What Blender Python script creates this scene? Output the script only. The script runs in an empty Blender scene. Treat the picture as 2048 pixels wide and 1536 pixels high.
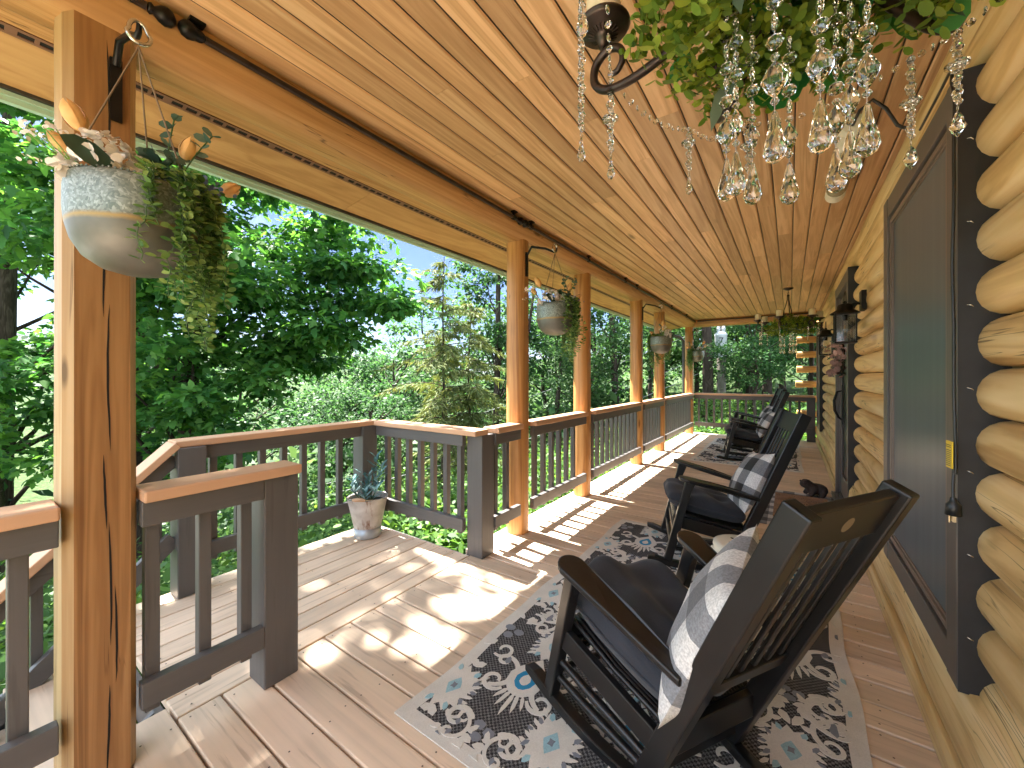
import bpy, bmesh, math, random
import numpy as np
from mathutils import Vector, Matrix, Euler
random.seed(7); RNG=np.random.default_rng(11)
R=math.radians
scene=bpy.context.scene; COL=scene.collection
# ------------------------------------------------------------------ camera
cd=bpy.data.cameras.new('camera'); cam=bpy.data.objects.new('camera',cd); COL.objects.link(cam)
cam.location=(0,0,1.25); cam.rotation_euler=(R(90),0,R(34.83))
cd.sensor_width=36; cd.lens=14.045; cd.shift_y=-16/2048; cd.clip_start=.02; cd.clip_end=4000
scene.camera=cam
# ------------------------------------------------------------------ light
SUN=Vector((-.496,.045,1)).normalized()
w=bpy.data.worlds.new("World"); scene.world=w; w.use_nodes=True
nt=w.node_tree; bg=nt.nodes['Background']
sky=nt.nodes.new('ShaderNodeTexSky'); sky.sky_type='NISHITA'; sky.sun_disc=False
sky.sun_elevation=R(63.6); sky.sun_rotation=R(-84.8); sky.air_density=1.0; sky.dust_density=.6; sky.ozone_density=2.0
W_=nt.nodes; WL=nt.links
def wn(t,**k):
    n=W_.new(t)
    for q,v in k.items(): setattr(n,q,v)
    return n
tc=wn('ShaderNodeTexCoord')
# sky dimmed to a blue patch ahead; unseen bright cloud added elsewhere as fill
dt=wn('ShaderNodeVectorMath',operation='DOT_PRODUCT'); dt.inputs[1].default_value=Vector((-.66,.70,.17)).normalized(); WL.new(tc.outputs['Generated'],dt.inputs[0])
nz=wn('ShaderNodeTexNoise'); nz.inputs['Scale'].default_value=3.2; nz.inputs['Detail'].default_value=7.; nz.inputs['Distortion'].default_value=.6; WL.new(tc.outputs['Generated'],nz.inputs['Vector'])
ad=wn('ShaderNodeMath',operation='MULTIPLY_ADD'); ad.inputs[1].default_value=.55; WL.new(nz.outputs[0],ad.inputs[0]); 
iv=wn('ShaderNodeMath',operation='MULTIPLY'); iv.inputs[1].default_value=-.62; WL.new(dt.outputs['Value'],iv.inputs[0]); WL.new(iv.outputs[0],ad.inputs[2])
mr=wn('ShaderNodeMapRange',interpolation_type='SMOOTHSTEP'); mr.inputs['From Min'].default_value=-.28; mr.inputs['From Max'].default_value=.02; WL.new(ad.outputs[0],mr.inputs['Value'])
tn=wn('ShaderNodeMix',data_type='RGBA',blend_type='MULTIPLY'); tn.inputs[0].default_value=1; tn.inputs[7].default_value=(.066,.073,.098,1); WL.new(sky.outputs[0],tn.inputs[6])
cl=wn('ShaderNodeMix',data_type='RGBA'); WL.new(mr.outputs[0],cl.inputs[0]); WL.new(tn.outputs[2],cl.inputs[6]); cl.inputs[7].default_value=(1.40,1.60,1.92,1)
WL.new(cl.outputs[2],bg.inputs[0]); bg.inputs[1].default_value=.14
sl=bpy.data.lights.new('sun','SUN'); sl.energy=2.9; sl.angle=R(.9); sl.color=(1,.96,.89)
so=bpy.data.objects.new('sun',sl); COL.objects.link(so); so.rotation_euler=SUN.to_track_quat('Z','Y').to_euler()
so.location=(-20,2,40)
scene.view_settings.view_transform='Standard'; scene.view_settings.look='None'; scene.view_settings.exposure=4.05
scene.view_settings.gamma=1
scene.cycles.use_denoising=True
scene.cycles.caustics_reflective=False; scene.cycles.caustics_refractive=False
scene.cycles.max_bounces=10; scene.cycles.diffuse_bounces=5; scene.cycles.transparent_max_bounces=12
# ------------------------------------------------------------------ helpers: objects
def tag(o,label=None,cat=None,group=None,kind=None):
    if label: o['label']=label
    if cat: o['category']=cat
    if group: o['group']=group
    if kind: o['kind']=kind
    return o
def thing(name,label,cat,loc=(0,0,0),rz=0,group=None):
    o=bpy.data.objects.new(name,None); COL.objects.link(o); o.location=loc; o.rotation_euler=(0,0,rz)
    o.empty_display_size=.1
    return tag(o,label,cat,group)
def copy_tree(o,parent=None):
    c=o.copy(); COL.objects.link(c)
    if parent: c.parent=parent
    for ch in list(o.children): copy_tree(ch,c)
    return c
def link(name,me,parent=None,off=True):
    o=bpy.data.objects.new(name,me); COL.objects.link(o)
    if parent:
        o.parent=parent
        if off:                         # geometry was given in world coordinates
            p=Vector(); q=parent
            while q: p+=q.location; q=q.parent
            o.location=-p
    return o
class MB:
    def __init__(s): s.v=[]; s.f=[]; s.mi=[]; s.sm=[]
    def add(s,vs,fs,mi=0,smooth=False):
        b=len(s.v); s.v+= [tuple(p) for p in vs]
        for f in fs: s.f.append([b+i for i in f]); s.mi.append(mi); s.sm.append(smooth)
    def box(s,x0,x1,y0,y1,z0,z1,mi=0):
        s.hexa([(x0,y0,z0),(x1,y0,z0),(x1,y1,z0),(x0,y1,z0),(x0,y0,z1),(x1,y0,z1),(x1,y1,z1),(x0,y1,z1)],mi)
    def hexa(s,p,mi=0):
        s.add(p,[(0,3,2,1),(4,5,6,7),(0,1,5,4),(1,2,6,5),(2,3,7,6),(3,0,4,7)],mi)
    def beam(s,p,q,w,h,up=(0,0,1),mi=0):       # w sideways, h along up
        p=Vector(p); q=Vector(q); d=(q-p).normalized(); u=Vector(up); sd=d.cross(u).normalized(); u=sd.cross(d)
        c=[]
        for e in (p,q):
            for a,b in ((-1,-1),(1,-1),(1,1),(-1,1)): c.append(e+sd*a*w/2+u*b*h/2)
        s.add(c,[(0,1,2,3),(7,6,5,4),(0,4,5,1),(1,5,6,2),(2,6,7,3),(3,7,4,0)],mi)
    def tube(s,pts,r,n=8,mi=0,caps=True,flat=None):
        pts=[Vector(p) for p in pts]; k=len(pts); rs=r if hasattr(r,'__len__') else [r]*k
        d0=(pts[1]-pts[0]).normalized(); ref=Vector((0,0,1)) if abs(d0.z)<.9 else Vector((1,0,0))
        u=d0.cross(ref).normalized(); vs=[]; 
        for i,p in enumerate(pts):
            d=(pts[min(i+1,k-1)]-pts[max(i-1,0)])
            d=d.normalized() if d.length>1e-9 else d0
            u=(u-d*u.dot(d)); u=u.normalized() if u.length>1e-6 else d.orthogonal().normalized()
            vv=d.cross(u)
            for j in range(n):
                a=2*math.pi*j/n; vs.append(p+(u*math.cos(a)+vv*math.sin(a))*rs[i])
        fs=[(i*n+j,i*n+(j+1)%n,(i+1)*n+(j+1)%n,(i+1)*n+j) for i in range(k-1) for j in range(n)]
        s.add(vs,fs,mi,True)
        if caps:
            s.add(vs[:n],[tuple(range(n-1,-1,-1))],mi); s.add(vs[-n:],[tuple(range(n))],mi)
    def lathe(s,prof,c=(0,0,0),n=24,mi=0,smooth=True,sx=1,sy=1):
        vs=[(c[0]+r*math.cos(2*math.pi*j/n)*sx,c[1]+r*math.sin(2*math.pi*j/n)*sy,c[2]+z) for r,z in prof for j in range(n)]
        fs=[(i*n+j,i*n+(j+1)%n,(i+1)*n+(j+1)%n,(i+1)*n+j) for i in range(len(prof)-1) for j in range(n)]
        s.add(vs,fs,mi,smooth)
    def prism(s,poly,z0,z1,mi=0,M=None,mtop=None):
        n=len(poly); vs=[Vector((x,y,z0)) for x,y in poly]+[Vector((x,y,z1)) for x,y in poly]
        if M: vs=[M@v for v in vs]
        s.add(vs,[tuple(range(n-1,-1,-1))]+[(i,(i+1)%n,n+(i+1)%n,n+i) for i in range(n)],mi)
        s.add(vs[n:],[tuple(range(n))],mi if mtop is None else mtop)
    def mesh(s,name,mats):
        me=bpy.data.meshes.new(name); me.from_pydata(s.v,[],s.f)
        for m in (mats if isinstance(mats,(list,tuple)) else [mats]): me.materials.append(m)
        me.polygons.foreach_set('material_index',s.mi); me.polygons.foreach_set('use_smooth',s.sm); me.update()
        return me
    def build(s,name,mats,parent=None,off=True,bevel=0):
        me=s.mesh(name,mats)
        bm=bmesh.new(); bm.from_mesh(me)
        if bevel: bmesh.ops.remove_doubles(bm,verts=bm.verts,dist=1e-6)
        bmesh.ops.recalc_face_normals(bm,faces=bm.faces); bm.to_mesh(me); bm.free()
        o=link(name,me,parent,off)
        if bevel:
            b=o.modifiers.new('bevel','BEVEL'); b.width=bevel; b.segments=2; b.limit_method='ANGLE'; b.angle_limit=R(40)
        return o
def one(name,mats,fn,parent=None,off=True,bevel=0):
    m=MB(); fn(m); return m.build(name,mats,parent,off,bevel)
# ------------------------------------------------------------------ helpers: materials
def mat(name):
    m=bpy.data.materials.new(name); m.use_nodes=True; nt=m.node_tree; b=nt.nodes['Principled BSDF']
    return m,nt,b
def N(nt,t,**kw):
    n=nt.nodes.new(t)
    for k,v in kw.items():
        if k.startswith('i_'):
            key=k[2:]; key=int(key) if key.isdigit() else key.replace('_',' ')
            n.inputs[key].default_value=v
        else: setattr(n,k,v)
    return n
def ramp(nt,stops,inp):
    r=nt.nodes.new('ShaderNodeValToRGB'); e=r.color_ramp.elements
    while len(e)<len(stops): e.new(.5)
    for i,(p,c) in enumerate(stops): e[i].position=p; e[i].color=(*c,1) if len(c)==3 else c
    nt.links.new(inp,r.inputs[0]); return r
def mix(nt,a,b,f,mode='MIX'):
    n=nt.nodes.new('ShaderNodeMix'); n.data_type='RGBA'; n.blend_type=mode
    L=nt.links
    for sock,val in ((n.inputs[0],f),(n.inputs[6],a),(n.inputs[7],b)):
        if hasattr(val,'is_output'): L.new(val,sock)
        else: sock.default_value=val if not (isinstance(val,tuple) and len(val)==3) else (*val,1)
    return n.outputs[2]
def math_(nt,op,a,b=None,clamp=False):
    n=nt.nodes.new('ShaderNodeMath'); n.operation=op; n.use_clamp=clamp
    for i,v in enumerate((a,b)):
        if v is None: continue
        if hasattr(v,'is_output'): nt.links.new(v,n.inputs[i])
        else: n.inputs[i].default_value=v
    return n.outputs[0]
def bump(nt,b,h,s=.3,d=.004):
    n=nt.nodes.new('ShaderNodeBump'); n.inputs['Strength'].default_value=s; n.inputs['Distance'].default_value=d
    nt.links.new(h,n.inputs['Height']); nt.links.new(n.outputs[0],b.inputs['Normal'])
def coords(nt,axis='Y',along=.35,across=9.,island=True):
    tc=nt.nodes.new('ShaderNodeTexCoord'); src=tc.outputs['Object']
    if island:
        g=nt.nodes.new('ShaderNodeNewGeometry'); sc=nt.nodes.new('ShaderNodeVectorMath'); sc.operation='SCALE'
        cb=nt.nodes.new('ShaderNodeCombineXYZ')
        for i,k in enumerate((37.,53.,71.)): nt.links.new(math_(nt,'MULTIPLY',g.outputs['Random Per Island'],k),cb.inputs[i])
        ad=nt.nodes.new('ShaderNodeVectorMath'); ad.operation='ADD'
        nt.links.new(src,ad.inputs[0]); nt.links.new(cb.outputs[0],ad.inputs[1]); src=ad.outputs[0]
        rnd=g.outputs['Random Per Island']
    else: rnd=None
    mp=nt.nodes.new('ShaderNodeMapping'); mp.vector_type='TEXTURE' if False else 'POINT'
    s=[across]*3; s['XYZ'.index(axis)]=along; mp.inputs['Scale'].default_value=s
    nt.links.new(src,mp.inputs['Vector'])
    return mp.outputs[0],src,rnd
def wood(name,dark,mid,light,axis='Y',along=.5,across=10,rough=.5,var=.25,knots=.0,spec=.3,cracks=0.,bmp=.25,tint=None):
    m,nt,b=mat(name); L=nt.links
    v,src,rnd=coords(nt,axis,along,across)
    n1=N(nt,'ShaderNodeTexNoise',i_Scale=1.,i_Detail=5.,i_Distortion=1.2); L.new(v,n1.inputs['Vector'])
    wv=N(nt,'ShaderNodeTexNoise',i_Scale=6.,i_Detail=3.,i_Distortion=.3); L.new(v,wv.inputs['Vector'])
    # growth rings: sine of distorted field
    sn=math_(nt,'SINE',math_(nt,'MULTIPLY',n1.outputs[0],34.))
    sn=math_(nt,'MULTIPLY',math_(nt,'ADD',sn,1.),.5)
    f=math_(nt,'ADD',math_(nt,'MULTIPLY',n1.outputs[0],.55),math_(nt,'ADD',math_(nt,'MULTIPLY',sn,.16),math_(nt,'MULTIPLY',wv.outputs[0],.3)))
    c=ramp(nt,[(.3,dark),(.5,mid),(.72,light)],f).outputs[0]
    if rnd is not None:
        k=math_(nt,'ADD',math_(nt,'MULTIPLY',rnd,2*var),1-var)
        cb=nt.nodes.new('ShaderNodeCombineColor'); 
        for i in range(3): L.new(k,cb.inputs[i])
        c=mix(nt,c,cb.outputs[0],1.,'MULTIPLY')
    if knots:
        mp=nt.nodes.new('ShaderNodeMapping'); s=[7.]*3; s['XYZ'.index(axis)]=1.6; mp.inputs['Scale'].default_value=s; L.new(src,mp.inputs['Vector'])
        vo=N(nt,'ShaderNodeTexVoronoi',i_Scale=.55); L.new(mp.outputs[0],vo.inputs['Vector'])
        kf=ramp(nt,[(knots*.45,(1,1,1)),(knots,(0,0,0))],vo.outputs['Distance']).outputs[0]
        c=mix(nt,c,tuple(x*.3 for x in dark),math_(nt,'MULTIPLY',kf,.8))
    h=f
    if cracks:
        mp=nt.nodes.new('ShaderNodeMapping'); s=[26.]*3; s['XYZ'.index(axis)]=.9; mp.inputs['Scale'].default_value=s; L.new(src,mp.inputs['Vector'])
        cn=N(nt,'ShaderNodeTexNoise',i_Scale=1.,i_Detail=2.,i_Distortion=.6); L.new(mp.outputs[0],cn.inputs['Vector'])
        d=math_(nt,'ABSOLUTE',math_(nt,'SUBTRACT',cn.outputs[0],.5))
        cf=ramp(nt,[(.0,(1,1,1)),(.012,(0,0,0))],d).outputs[0]
        ms=N(nt,'ShaderNodeTexNoise',i_Scale=1.3); L.new(src,ms.inputs['Vector'])
        cf=math_(nt,'MULTIPLY',cf,ramp(nt,[(.52,(0,0,0)),(.6,(1,1,1))],ms.outputs[0]).outputs[0])
        c=mix(nt,c,tuple(x*.25 for x in dark),math_(nt,'MULTIPLY',cf,cracks))
    L.new(c,b.inputs['Base Color']); b.inputs['Roughness'].default_value=rough; b.inputs['Specular IOR Level'].default_value=spec
    bump(nt,b,h,bmp,.003)
    return m
def paint(name,col,axis='Z',rough=.5,var=.12,spec=.35,bmp=.25,wear=None,along=1.2,across=30.,nails=None):
    m,nt,b=mat(name); L=nt.links
    v,src,rnd=coords(nt,axis,along,across)
    n1=N(nt,'ShaderNodeTexNoise',i_Scale=1.,i_Detail=6.,i_Distortion=.8); L.new(v,n1.inputs['Vector'])
    n2=N(nt,'ShaderNodeTexNoise',i_Scale=2.3,i_Detail=4.); L.new(src,n2.inputs['Vector'])
    f=math_(nt,'ADD',math_(nt,'MULTIPLY',n1.outputs[0],.5),math_(nt,'MULTIPLY',n2.outputs[0],.5))
    a=tuple(x*(1-var*1.6) for x in col); z=tuple(min(1,x*(1+var)) for x in col)
    c=ramp(nt,[(.32,a),(.5,col),(.7,z)],f).outputs[0]
    k=math_(nt,'ADD',math_(nt,'MULTIPLY',rnd,.22),.89)
    cb=nt.nodes.new('ShaderNodeCombineColor')
    for i in range(3): L.new(k,cb.inputs[i])
    c=mix(nt,c,cb.outputs[0],1.,'MULTIPLY')
    if wear:
        n3=N(nt,'ShaderNodeTexNoise',i_Scale=1.,i_Detail=8.); 
        mp=nt.nodes.new('ShaderNodeMapping'); s=[40.]*3; s['XYZ'.index(axis)]=2.2; mp.inputs['Scale'].default_value=s; L.new(src,mp.inputs['Vector']); L.new(mp.outputs[0],n3.inputs['Vector'])
        wf=ramp(nt,[(.60,(0,0,0)),(.68,(1,1,1))],n3.outputs[0]).outputs[0]
        c=mix(nt,c,wear,math_(nt,'MULTIPLY',wf,.45))
    L.new(c,b.inputs['Base Color']); b.inputs['Roughness'].default_value=rough; b.inputs['Specular IOR Level'].default_value=spec
    bump(nt,b,n1.outputs[0],bmp,.002)
    return m
def plain(name,col,rough=.5,metal=0.,spec=.5,noise=.0,nscale=30.,bmp=0.):
    m,nt,b=mat(name); b.inputs['Base Color'].default_value=(*col,1); b.inputs['Roughness'].default_value=rough
    b.inputs['Metallic'].default_value=metal; b.inputs['Specular IOR Level'].default_value=spec
    if noise:
        tc=nt.nodes.new('ShaderNodeTexCoord'); n=N(nt,'ShaderNodeTexNoise',i_Scale=nscale,i_Detail=5.); nt.links.new(tc.outputs['Object'],n.inputs['Vector'])
        c=ramp(nt,[(.3,tuple(x*(1-noise) for x in col)),(.7,tuple(min(1,x*(1+noise)) for x in col))],n.outputs[0])
        nt.links.new(c.outputs[0],b.inputs['Base Color'])
        if bmp: bump(nt,b,n.outputs[0],bmp,.003)
    return m
def leafmat(name,c1,c2,c3,trans=.3,rough=.5,clump=.6,spec=.16):
    m,nt,b=mat(name); L=nt.links
    g=nt.nodes.new('ShaderNodeNewGeometry'); tc=nt.nodes.new('ShaderNodeTexCoord')
    n=N(nt,'ShaderNodeTexNoise',i_Scale=clump,i_Detail=2.); L.new(tc.outputs['Object'],n.inputs['Vector'])
    f=math_(nt,'ADD',math_(nt,'MULTIPLY',g.outputs['Random Per Island'],.55),math_(nt,'MULTIPLY',n.outputs[0],.45))
    c=ramp(nt,[(.25,c1),(.5,c2),(.78,c3)],f).outputs[0]
    L.new(c,b.inputs['Base Color']); b.inputs['Roughness'].default_value=rough; b.inputs['Specular IOR Level'].default_value=spec
    t=nt.nodes.new('ShaderNodeBsdfTranslucent'); hs=nt.nodes.new('ShaderNodeHueSaturation')
    hs.inputs['Hue'].default_value=.48; hs.inputs['Saturation'].default_value=1.15; hs.inputs['Value'].default_value=2.1
    L.new(c,hs.inputs['Color']); L.new(hs.outputs[0],t.inputs['Color'])
    mx=nt.nodes.new('ShaderNodeMixShader'); mx.inputs[0].default_value=trans
    L.new(b.outputs[0],mx.inputs[1]); L.new(t.outputs[0],mx.inputs[2]); L.new(mx.outputs[0],nt.nodes['Material Output'].inputs['Surface'])
    return m
M={}
M['ceil']=wood('cedar ceiling boards',(.42,.235,.11),(.58,.36,.19),(.72,.49,.285),'Y',.45,9,.42,.22,.10,.35,0,.15)
M['ceilX']=wood('cedar trim across',(.30,.13,.04),(.42,.20,.07),(.52,.28,.11),'X',.45,9,.45,.15,.0,.3)
M['log']=wood('peeled pine log wall',(.46,.27,.10),(.72,.51,.235),(.83,.65,.37),'Y',.42,6,.42,.12,.09,.35,1.,.3)
M['logX']=wood('pine log end',(.45,.26,.1),(.6,.36,.14),(.7,.46,.2),'X',.35,6,.5,.12,.0,.3,.6)
M['post']=wood('varnished log post',(.30,.13,.04),(.46,.225,.075),(.58,.32,.125),'Z',.4,9,.4,.12,.07,.4,.9,.3)
M['beam']=wood('varnished log beam',(.33,.165,.06),(.46,.255,.105),(.58,.36,.165),'Y',.4,8,.42,.1,.06,.35,.8,.3)
M['beamX']=wood('varnished log beam across',(.33,.165,.06),(.46,.255,.105),(.58,.36,.165),'X',.4,8,.42,.1,.0,.35,.8,.3)
M['soffit']=wood('stained plywood soffit',(.34,.18,.07),(.46,.26,.11),(.55,.335,.15),'Y',.8,5,.5,.08,.03,.25)
M['deckX']=paint('tan painted deck board',(.68,.52,.38),'X',.55,.13,.3,.35,(.30,.20,.14))
M['deckY']=paint('tan painted border board',(.68,.52,.38),'Y',.55,.13,.3,.35,(.30,.20,.14))
M['capY']=paint('tan painted rail cap',(.58,.345,.205),'Y',.5,.06,.35,.15)
M['capX']=paint('tan painted rail cap across',(.58,.345,.205),'X',.5,.06,.35,.15)
M['gray']=paint('warm grey rail paint',(.102,.095,.092),'Z',.42,.10,.45,.3,(.058,.054,.052))
M['grayY']=paint('warm grey rail paint along',(.102,.095,.092),'Y',.42,.10,.45,.3,(.058,.054,.052))
M['grayX']=paint('warm grey rail paint across',(.102,.095,.092),'X',.42,.10,.45,.3,(.058,.054,.052))
M['trim']=paint('dark bronze trim paint',(.115,.104,.098),'Z',.4,.06,.5,.1)
M['trimside']=plain('near black trim side',(.022,.022,.024),.5,0,.4,.2,14)
M['frame']=plain('bronze screen frame',(.22,.17,.145),.38,.3,.5,.08,20)
M['black']=plain('black satin paint',(.0085,.008,.0085),.34,0,.5,.35,9,.05)
M['blackmetal']=plain('black iron',(.012,.011,.011),.4,.6,.5,.3,20)
M['bronze']=plain('oil rubbed bronze',(.05,.037,.032),.32,.75,.5,.25,25)
M['cream']=plain('cream wax candle',(.72,.66,.50),.5,0,.4,.06,20)
M['white']=plain('cream white casing',(.72,.70,.62),.4)
M['cord']=plain('black rubber cord',(.012,.013,.014),.4)
M['yellow']=plain('yellow tag',(.72,.52,.03),.4)
M['steel']=plain('galvanised steel ring',(.55,.53,.48),.25,1.)
M['cordjute']=plain('brown hanging cord',(.20,.14,.09),.8)
M['greenfascia']=plain('pale green drip edge',(.42,.62,.52),.4,0,.5,.05,6)
M['vent']=plain('brown vent grille',(.19,.095,.06),.5,0,.4,.1,20)
M['darkhole']=plain('vent dark',(.008,.006,.005),.9)
M['gutter']=plain('dark bronze gutter',(.06,.055,.05),.35,.2)
def screen():
    m,nt,b=mat('dark insect screen'); L=nt.links
    v,src,r=coords(nt,'Z',.6,22,False)
    n=N(nt,'ShaderNodeTexNoise',i_Scale=1.,i_Detail=4.); L.new(v,n.inputs['Vector'])
    c=ramp(nt,[(.3,(.070,.098,.118)),(.7,(.098,.130,.155))],n.outputs[0]); L.new(c.outputs[0],b.inputs['Base Color'])
    b.inputs['Roughness'].default_value=.3; b.inputs['Specular IOR Level'].default_value=.3
    bump(nt,b,n.outputs[0],.06,.002); return m
M['screen']=screen()
def galv():
    m,nt,b=mat('galvanised planter metal'); L=nt.links
    tc=nt.nodes.new('ShaderNodeTexCoord'); vo=N(nt,'ShaderNodeTexVoronoi',i_Scale=210.); 
    nz=N(nt,'ShaderNodeTexNoise',i_Scale=12.,i_Detail=4.); L.new(tc.outputs['Object'],nz.inputs['Vector'])
    dm=mix(nt,tc.outputs['Object'],nz.outputs['Color'],.06); L.new(dm,vo.inputs['Vector'])
    a=ramp(nt,[(.15,(.13,.16,.145)),(.55,(.20,.235,.215)),(.9,(.33,.37,.345))],vo.outputs['Color']).outputs[0]
    sp=nt.nodes.new('ShaderNodeSeparateXYZ'); L.new(tc.outputs['Object'],sp.inputs[0])
    z=math_(nt,'ADD',sp.outputs[2],math_(nt,'MULTIPLY',nz.outputs[0],.02))
    lo=ramp(nt,[(.3,(.11,.11,.10)),(.7,(.17,.168,.155))],nz.outputs[0]).outputs[0]
    t=math_(nt,'MULTIPLY',math_(nt,'SUBTRACT',z,-.115),40.,True)
    c=mix(nt,lo,a,t)
    band=math_(nt,'SUBTRACT',1.,math_(nt,'MULTIPLY',math_(nt,'ABSOLUTE',math_(nt,'SUBTRACT',z,-.107)),110.),True)
    c=mix(nt,c,(.33,.22,.08),band)
    L.new(c,b.inputs['Base Color']); b.inputs['Metallic'].default_value=.45; b.inputs['Roughness'].default_value=.5
    return m
M['galv']=galv()
def bucketmat():
    m,nt,b=mat('rusty whitewashed bucket'); L=nt.links
    tc=nt.nodes.new('ShaderNodeTexCoord'); n=N(nt,'ShaderNodeTexNoise',i_Scale=9.,i_Detail=6.); L.new(tc.outputs['Object'],n.inputs['Vector'])
    mp=nt.nodes.new('ShaderNodeMapping'); mp.inputs['Scale'].default_value=(14,14,5); L.new(tc.outputs['Object'],mp.inputs['Vector'])
    n2=N(nt,'ShaderNodeTexNoise',i_Scale=1.,i_Detail=5.); L.new(mp.outputs[0],n2.inputs['Vector'])
    c=ramp(nt,[(.3,(.40,.36,.34)),(.6,(.62,.59,.57))],n.outputs[0]).outputs[0]
    c=mix(nt,c,(.20,.08,.03),ramp(nt,[(.60,(0,0,0)),(.68,(1,1,1))],n2.outputs[0]).outputs[0])
    L.new(c,b.inputs['Base Color']); b.inputs['Roughness'].default_value=.6; b.inputs['Metallic'].default_value=.1; return m
M['bucket']=bucketmat(); M['bucketbase']=plain('bare galvanised bucket foot',(.42,.46,.50),.4,.5,.5,.1,12)
def glassm(name,tint=(1,1,1),rough=0.,ior=1.5):
    m,nt,b=mat(name); b.inputs['Base Color'].default_value=(*tint,1); b.inputs['Transmission Weight'].default_value=1; b.inputs['Roughness'].default_value=rough; b.inputs['IOR'].default_value=ior
    return m
M['crystal']=glassm('clear crystal',(.98,1,.99),.0,1.52)
def pane():
    m=bpy.data.materials.new('lantern glass'); m.use_nodes=True; nt=m.node_tree; nt.nodes.clear()
    o=nt.nodes.new('ShaderNodeOutputMaterial'); t=nt.nodes.new('ShaderNodeBsdfTransparent'); g=nt.nodes.new('ShaderNodeBsdfGlossy'); g.inputs['Roughness'].default_value=.02
    mx=nt.nodes.new('ShaderNodeMixShader'); mx.inputs[0].default_value=.1; nt.links.new(t.outputs[0],mx.inputs[1]); nt.links.new(g.outputs[0],mx.inputs[2]); nt.links.new(mx.outputs[0],o.inputs[0]); return m
M['pane']=pane()
def fabric(name,col,sc=350,var=.25,rough=.9):
    m,nt,b=mat(name); L=nt.links; tc=nt.nodes.new('ShaderNodeTexCoord')
    n=N(nt,'ShaderNodeTexNoise',i_Scale=sc,i_Detail=2.); L.new(tc.outputs['Object'],n.inputs['Vector'])
    n2=N(nt,'ShaderNodeTexNoise',i_Scale=9.,i_Detail=3.); L.new(tc.outputs['Object'],n2.inputs['Vector'])
    f=math_(nt,'ADD',math_(nt,'MULTIPLY',n.outputs[0],.5),math_(nt,'MULTIPLY',n2.outputs[0],.5))
    c=ramp(nt,[(.3,tuple(x*(1-var) for x in col)),(.7,tuple(x*(1+var) for x in col))],f); L.new(c.outputs[0],b.inputs['Base Color'])
    b.inputs['Roughness'].default_value=rough; b.inputs['Sheen Weight'].default_value=.12; b.inputs['Specular IOR Level'].default_value=.2
    bump(nt,b,f,.25,.003); return m
M['cush']=fabric('charcoal cushion fabric',(.036,.038,.046))
def weave():
    m,nt,b=mat('charcoal woven rug field'); L=nt.links; tc=nt.nodes.new('ShaderNodeTexCoord')
    ck=N(nt,'ShaderNodeTexChecker',i_Scale=110.); n=N(nt,'ShaderNodeTexNoise',i_Scale=220.,i_Detail=2.); L.new(tc.outputs['Object'],ck.inputs['Vector']); L.new(tc.outputs['Object'],n.inputs['Vector'])
    ck.inputs['Color1'].default_value=(.045,.042,.044,1); ck.inputs['Color2'].default_value=(.16,.155,.155,1)
    c=mix(nt,ck.outputs[0],ramp(nt,[(.35,(.5,.5,.5)),(.65,(1.3,1.3,1.3))],n.outputs[0]).outputs[0],1.,'MULTIPLY'); L.new(c,b.inputs['Base Color']); b.inputs['Roughness'].default_value=.95; b.inputs['Specular IOR Level'].default_value=.1
    bump(nt,b,ck.outputs['Fac'],.3,.002); return m
M['rugdark']=weave()
M['rugwhite']=fabric('ivory pile',(.62,.585,.53),260,.14)
M['ruggrey']=fabric('blue grey pile',(.20,.21,.24),260,.15)
M['rugteal']=fabric('pale aqua pile',(.30,.47,.52),260,.25)
M['rugblue']=fabric('bright blue pile',(.02,.22,.40),260,.12)
def checks(name,cells,off=(0,0),dark=(.02,.02,.022),midc=(.21,.215,.23),light=(.74,.72,.70),size=1.):
    m,nt,b=mat(name); L=nt.links; tc=nt.nodes.new('ShaderNodeTexCoord'); sp=nt.nodes.new('ShaderNodeSeparateXYZ'); L.new(tc.outputs['Object'],sp.inputs[0])
    fs=[]
    for i in range(2):
        v=math_(nt,'ADD',math_(nt,'MULTIPLY',sp.outputs[i],cells),off[i]+100.)
        fs.append(math_(nt,'GREATER_THAN',math_(nt,'FRACT',v),.5))
    s=math_(nt,'MULTIPLY',math_(nt,'ADD',fs[0],fs[1]),.5)
    r=ramp(nt,[(0,light),(.3,midc),(.8,dark)],s); r.color_ramp.interpolation='CONSTANT'
    n=N(nt,'ShaderNodeTexNoise',i_Scale=160.,i_Detail=2.); L.new(tc.outputs['Object'],n.inputs['Vector'])
    c=mix(nt,r.outputs[0],ramp(nt,[(.3,(.62,.62,.62)),(.7,(1,1,1))],n.outputs[0]).outputs[0],1.,'MULTIPLY')
    L.new(c,b.inputs['Base Color']); b.inputs['Roughness'].default_value=.9; b.inputs['Specular IOR Level'].default_value=.15; b.inputs['Sheen Weight'].default_value=.15
    bump(nt,b,n.outputs[0],.3,.002); return m
M['checkpale']=checks('pale check pillow',5.2,(.25,.25),(.13,.135,.15),(.27,.28,.30),(.78,.77,.75)); M['checkpil']=checks('buffalo check pillow',5.2,(.25,.25)); M['checkmat']=checks('buffalo check mat',5.0,(.1,.2),(.03,.03,.032),(.20,.20,.21),(.62,.61,.60))
M['coir']=fabric('brown coir doormat',(.26,.14,.065),90,.55)
M['stone']=plain('brown cast stone',(.055,.038,.033),.7,0,.3,.4,40,.4)
M['stool']=plain('cream glazed ceramic',(.66,.62,.52),.25,0,.5,.05,8)
M['bark']=wood('tree bark',(.015,.011,.008),(.045,.034,.026),(.09,.07,.055),'Z',1.2,8,.95,.2,0,.1,0,1.)
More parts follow.
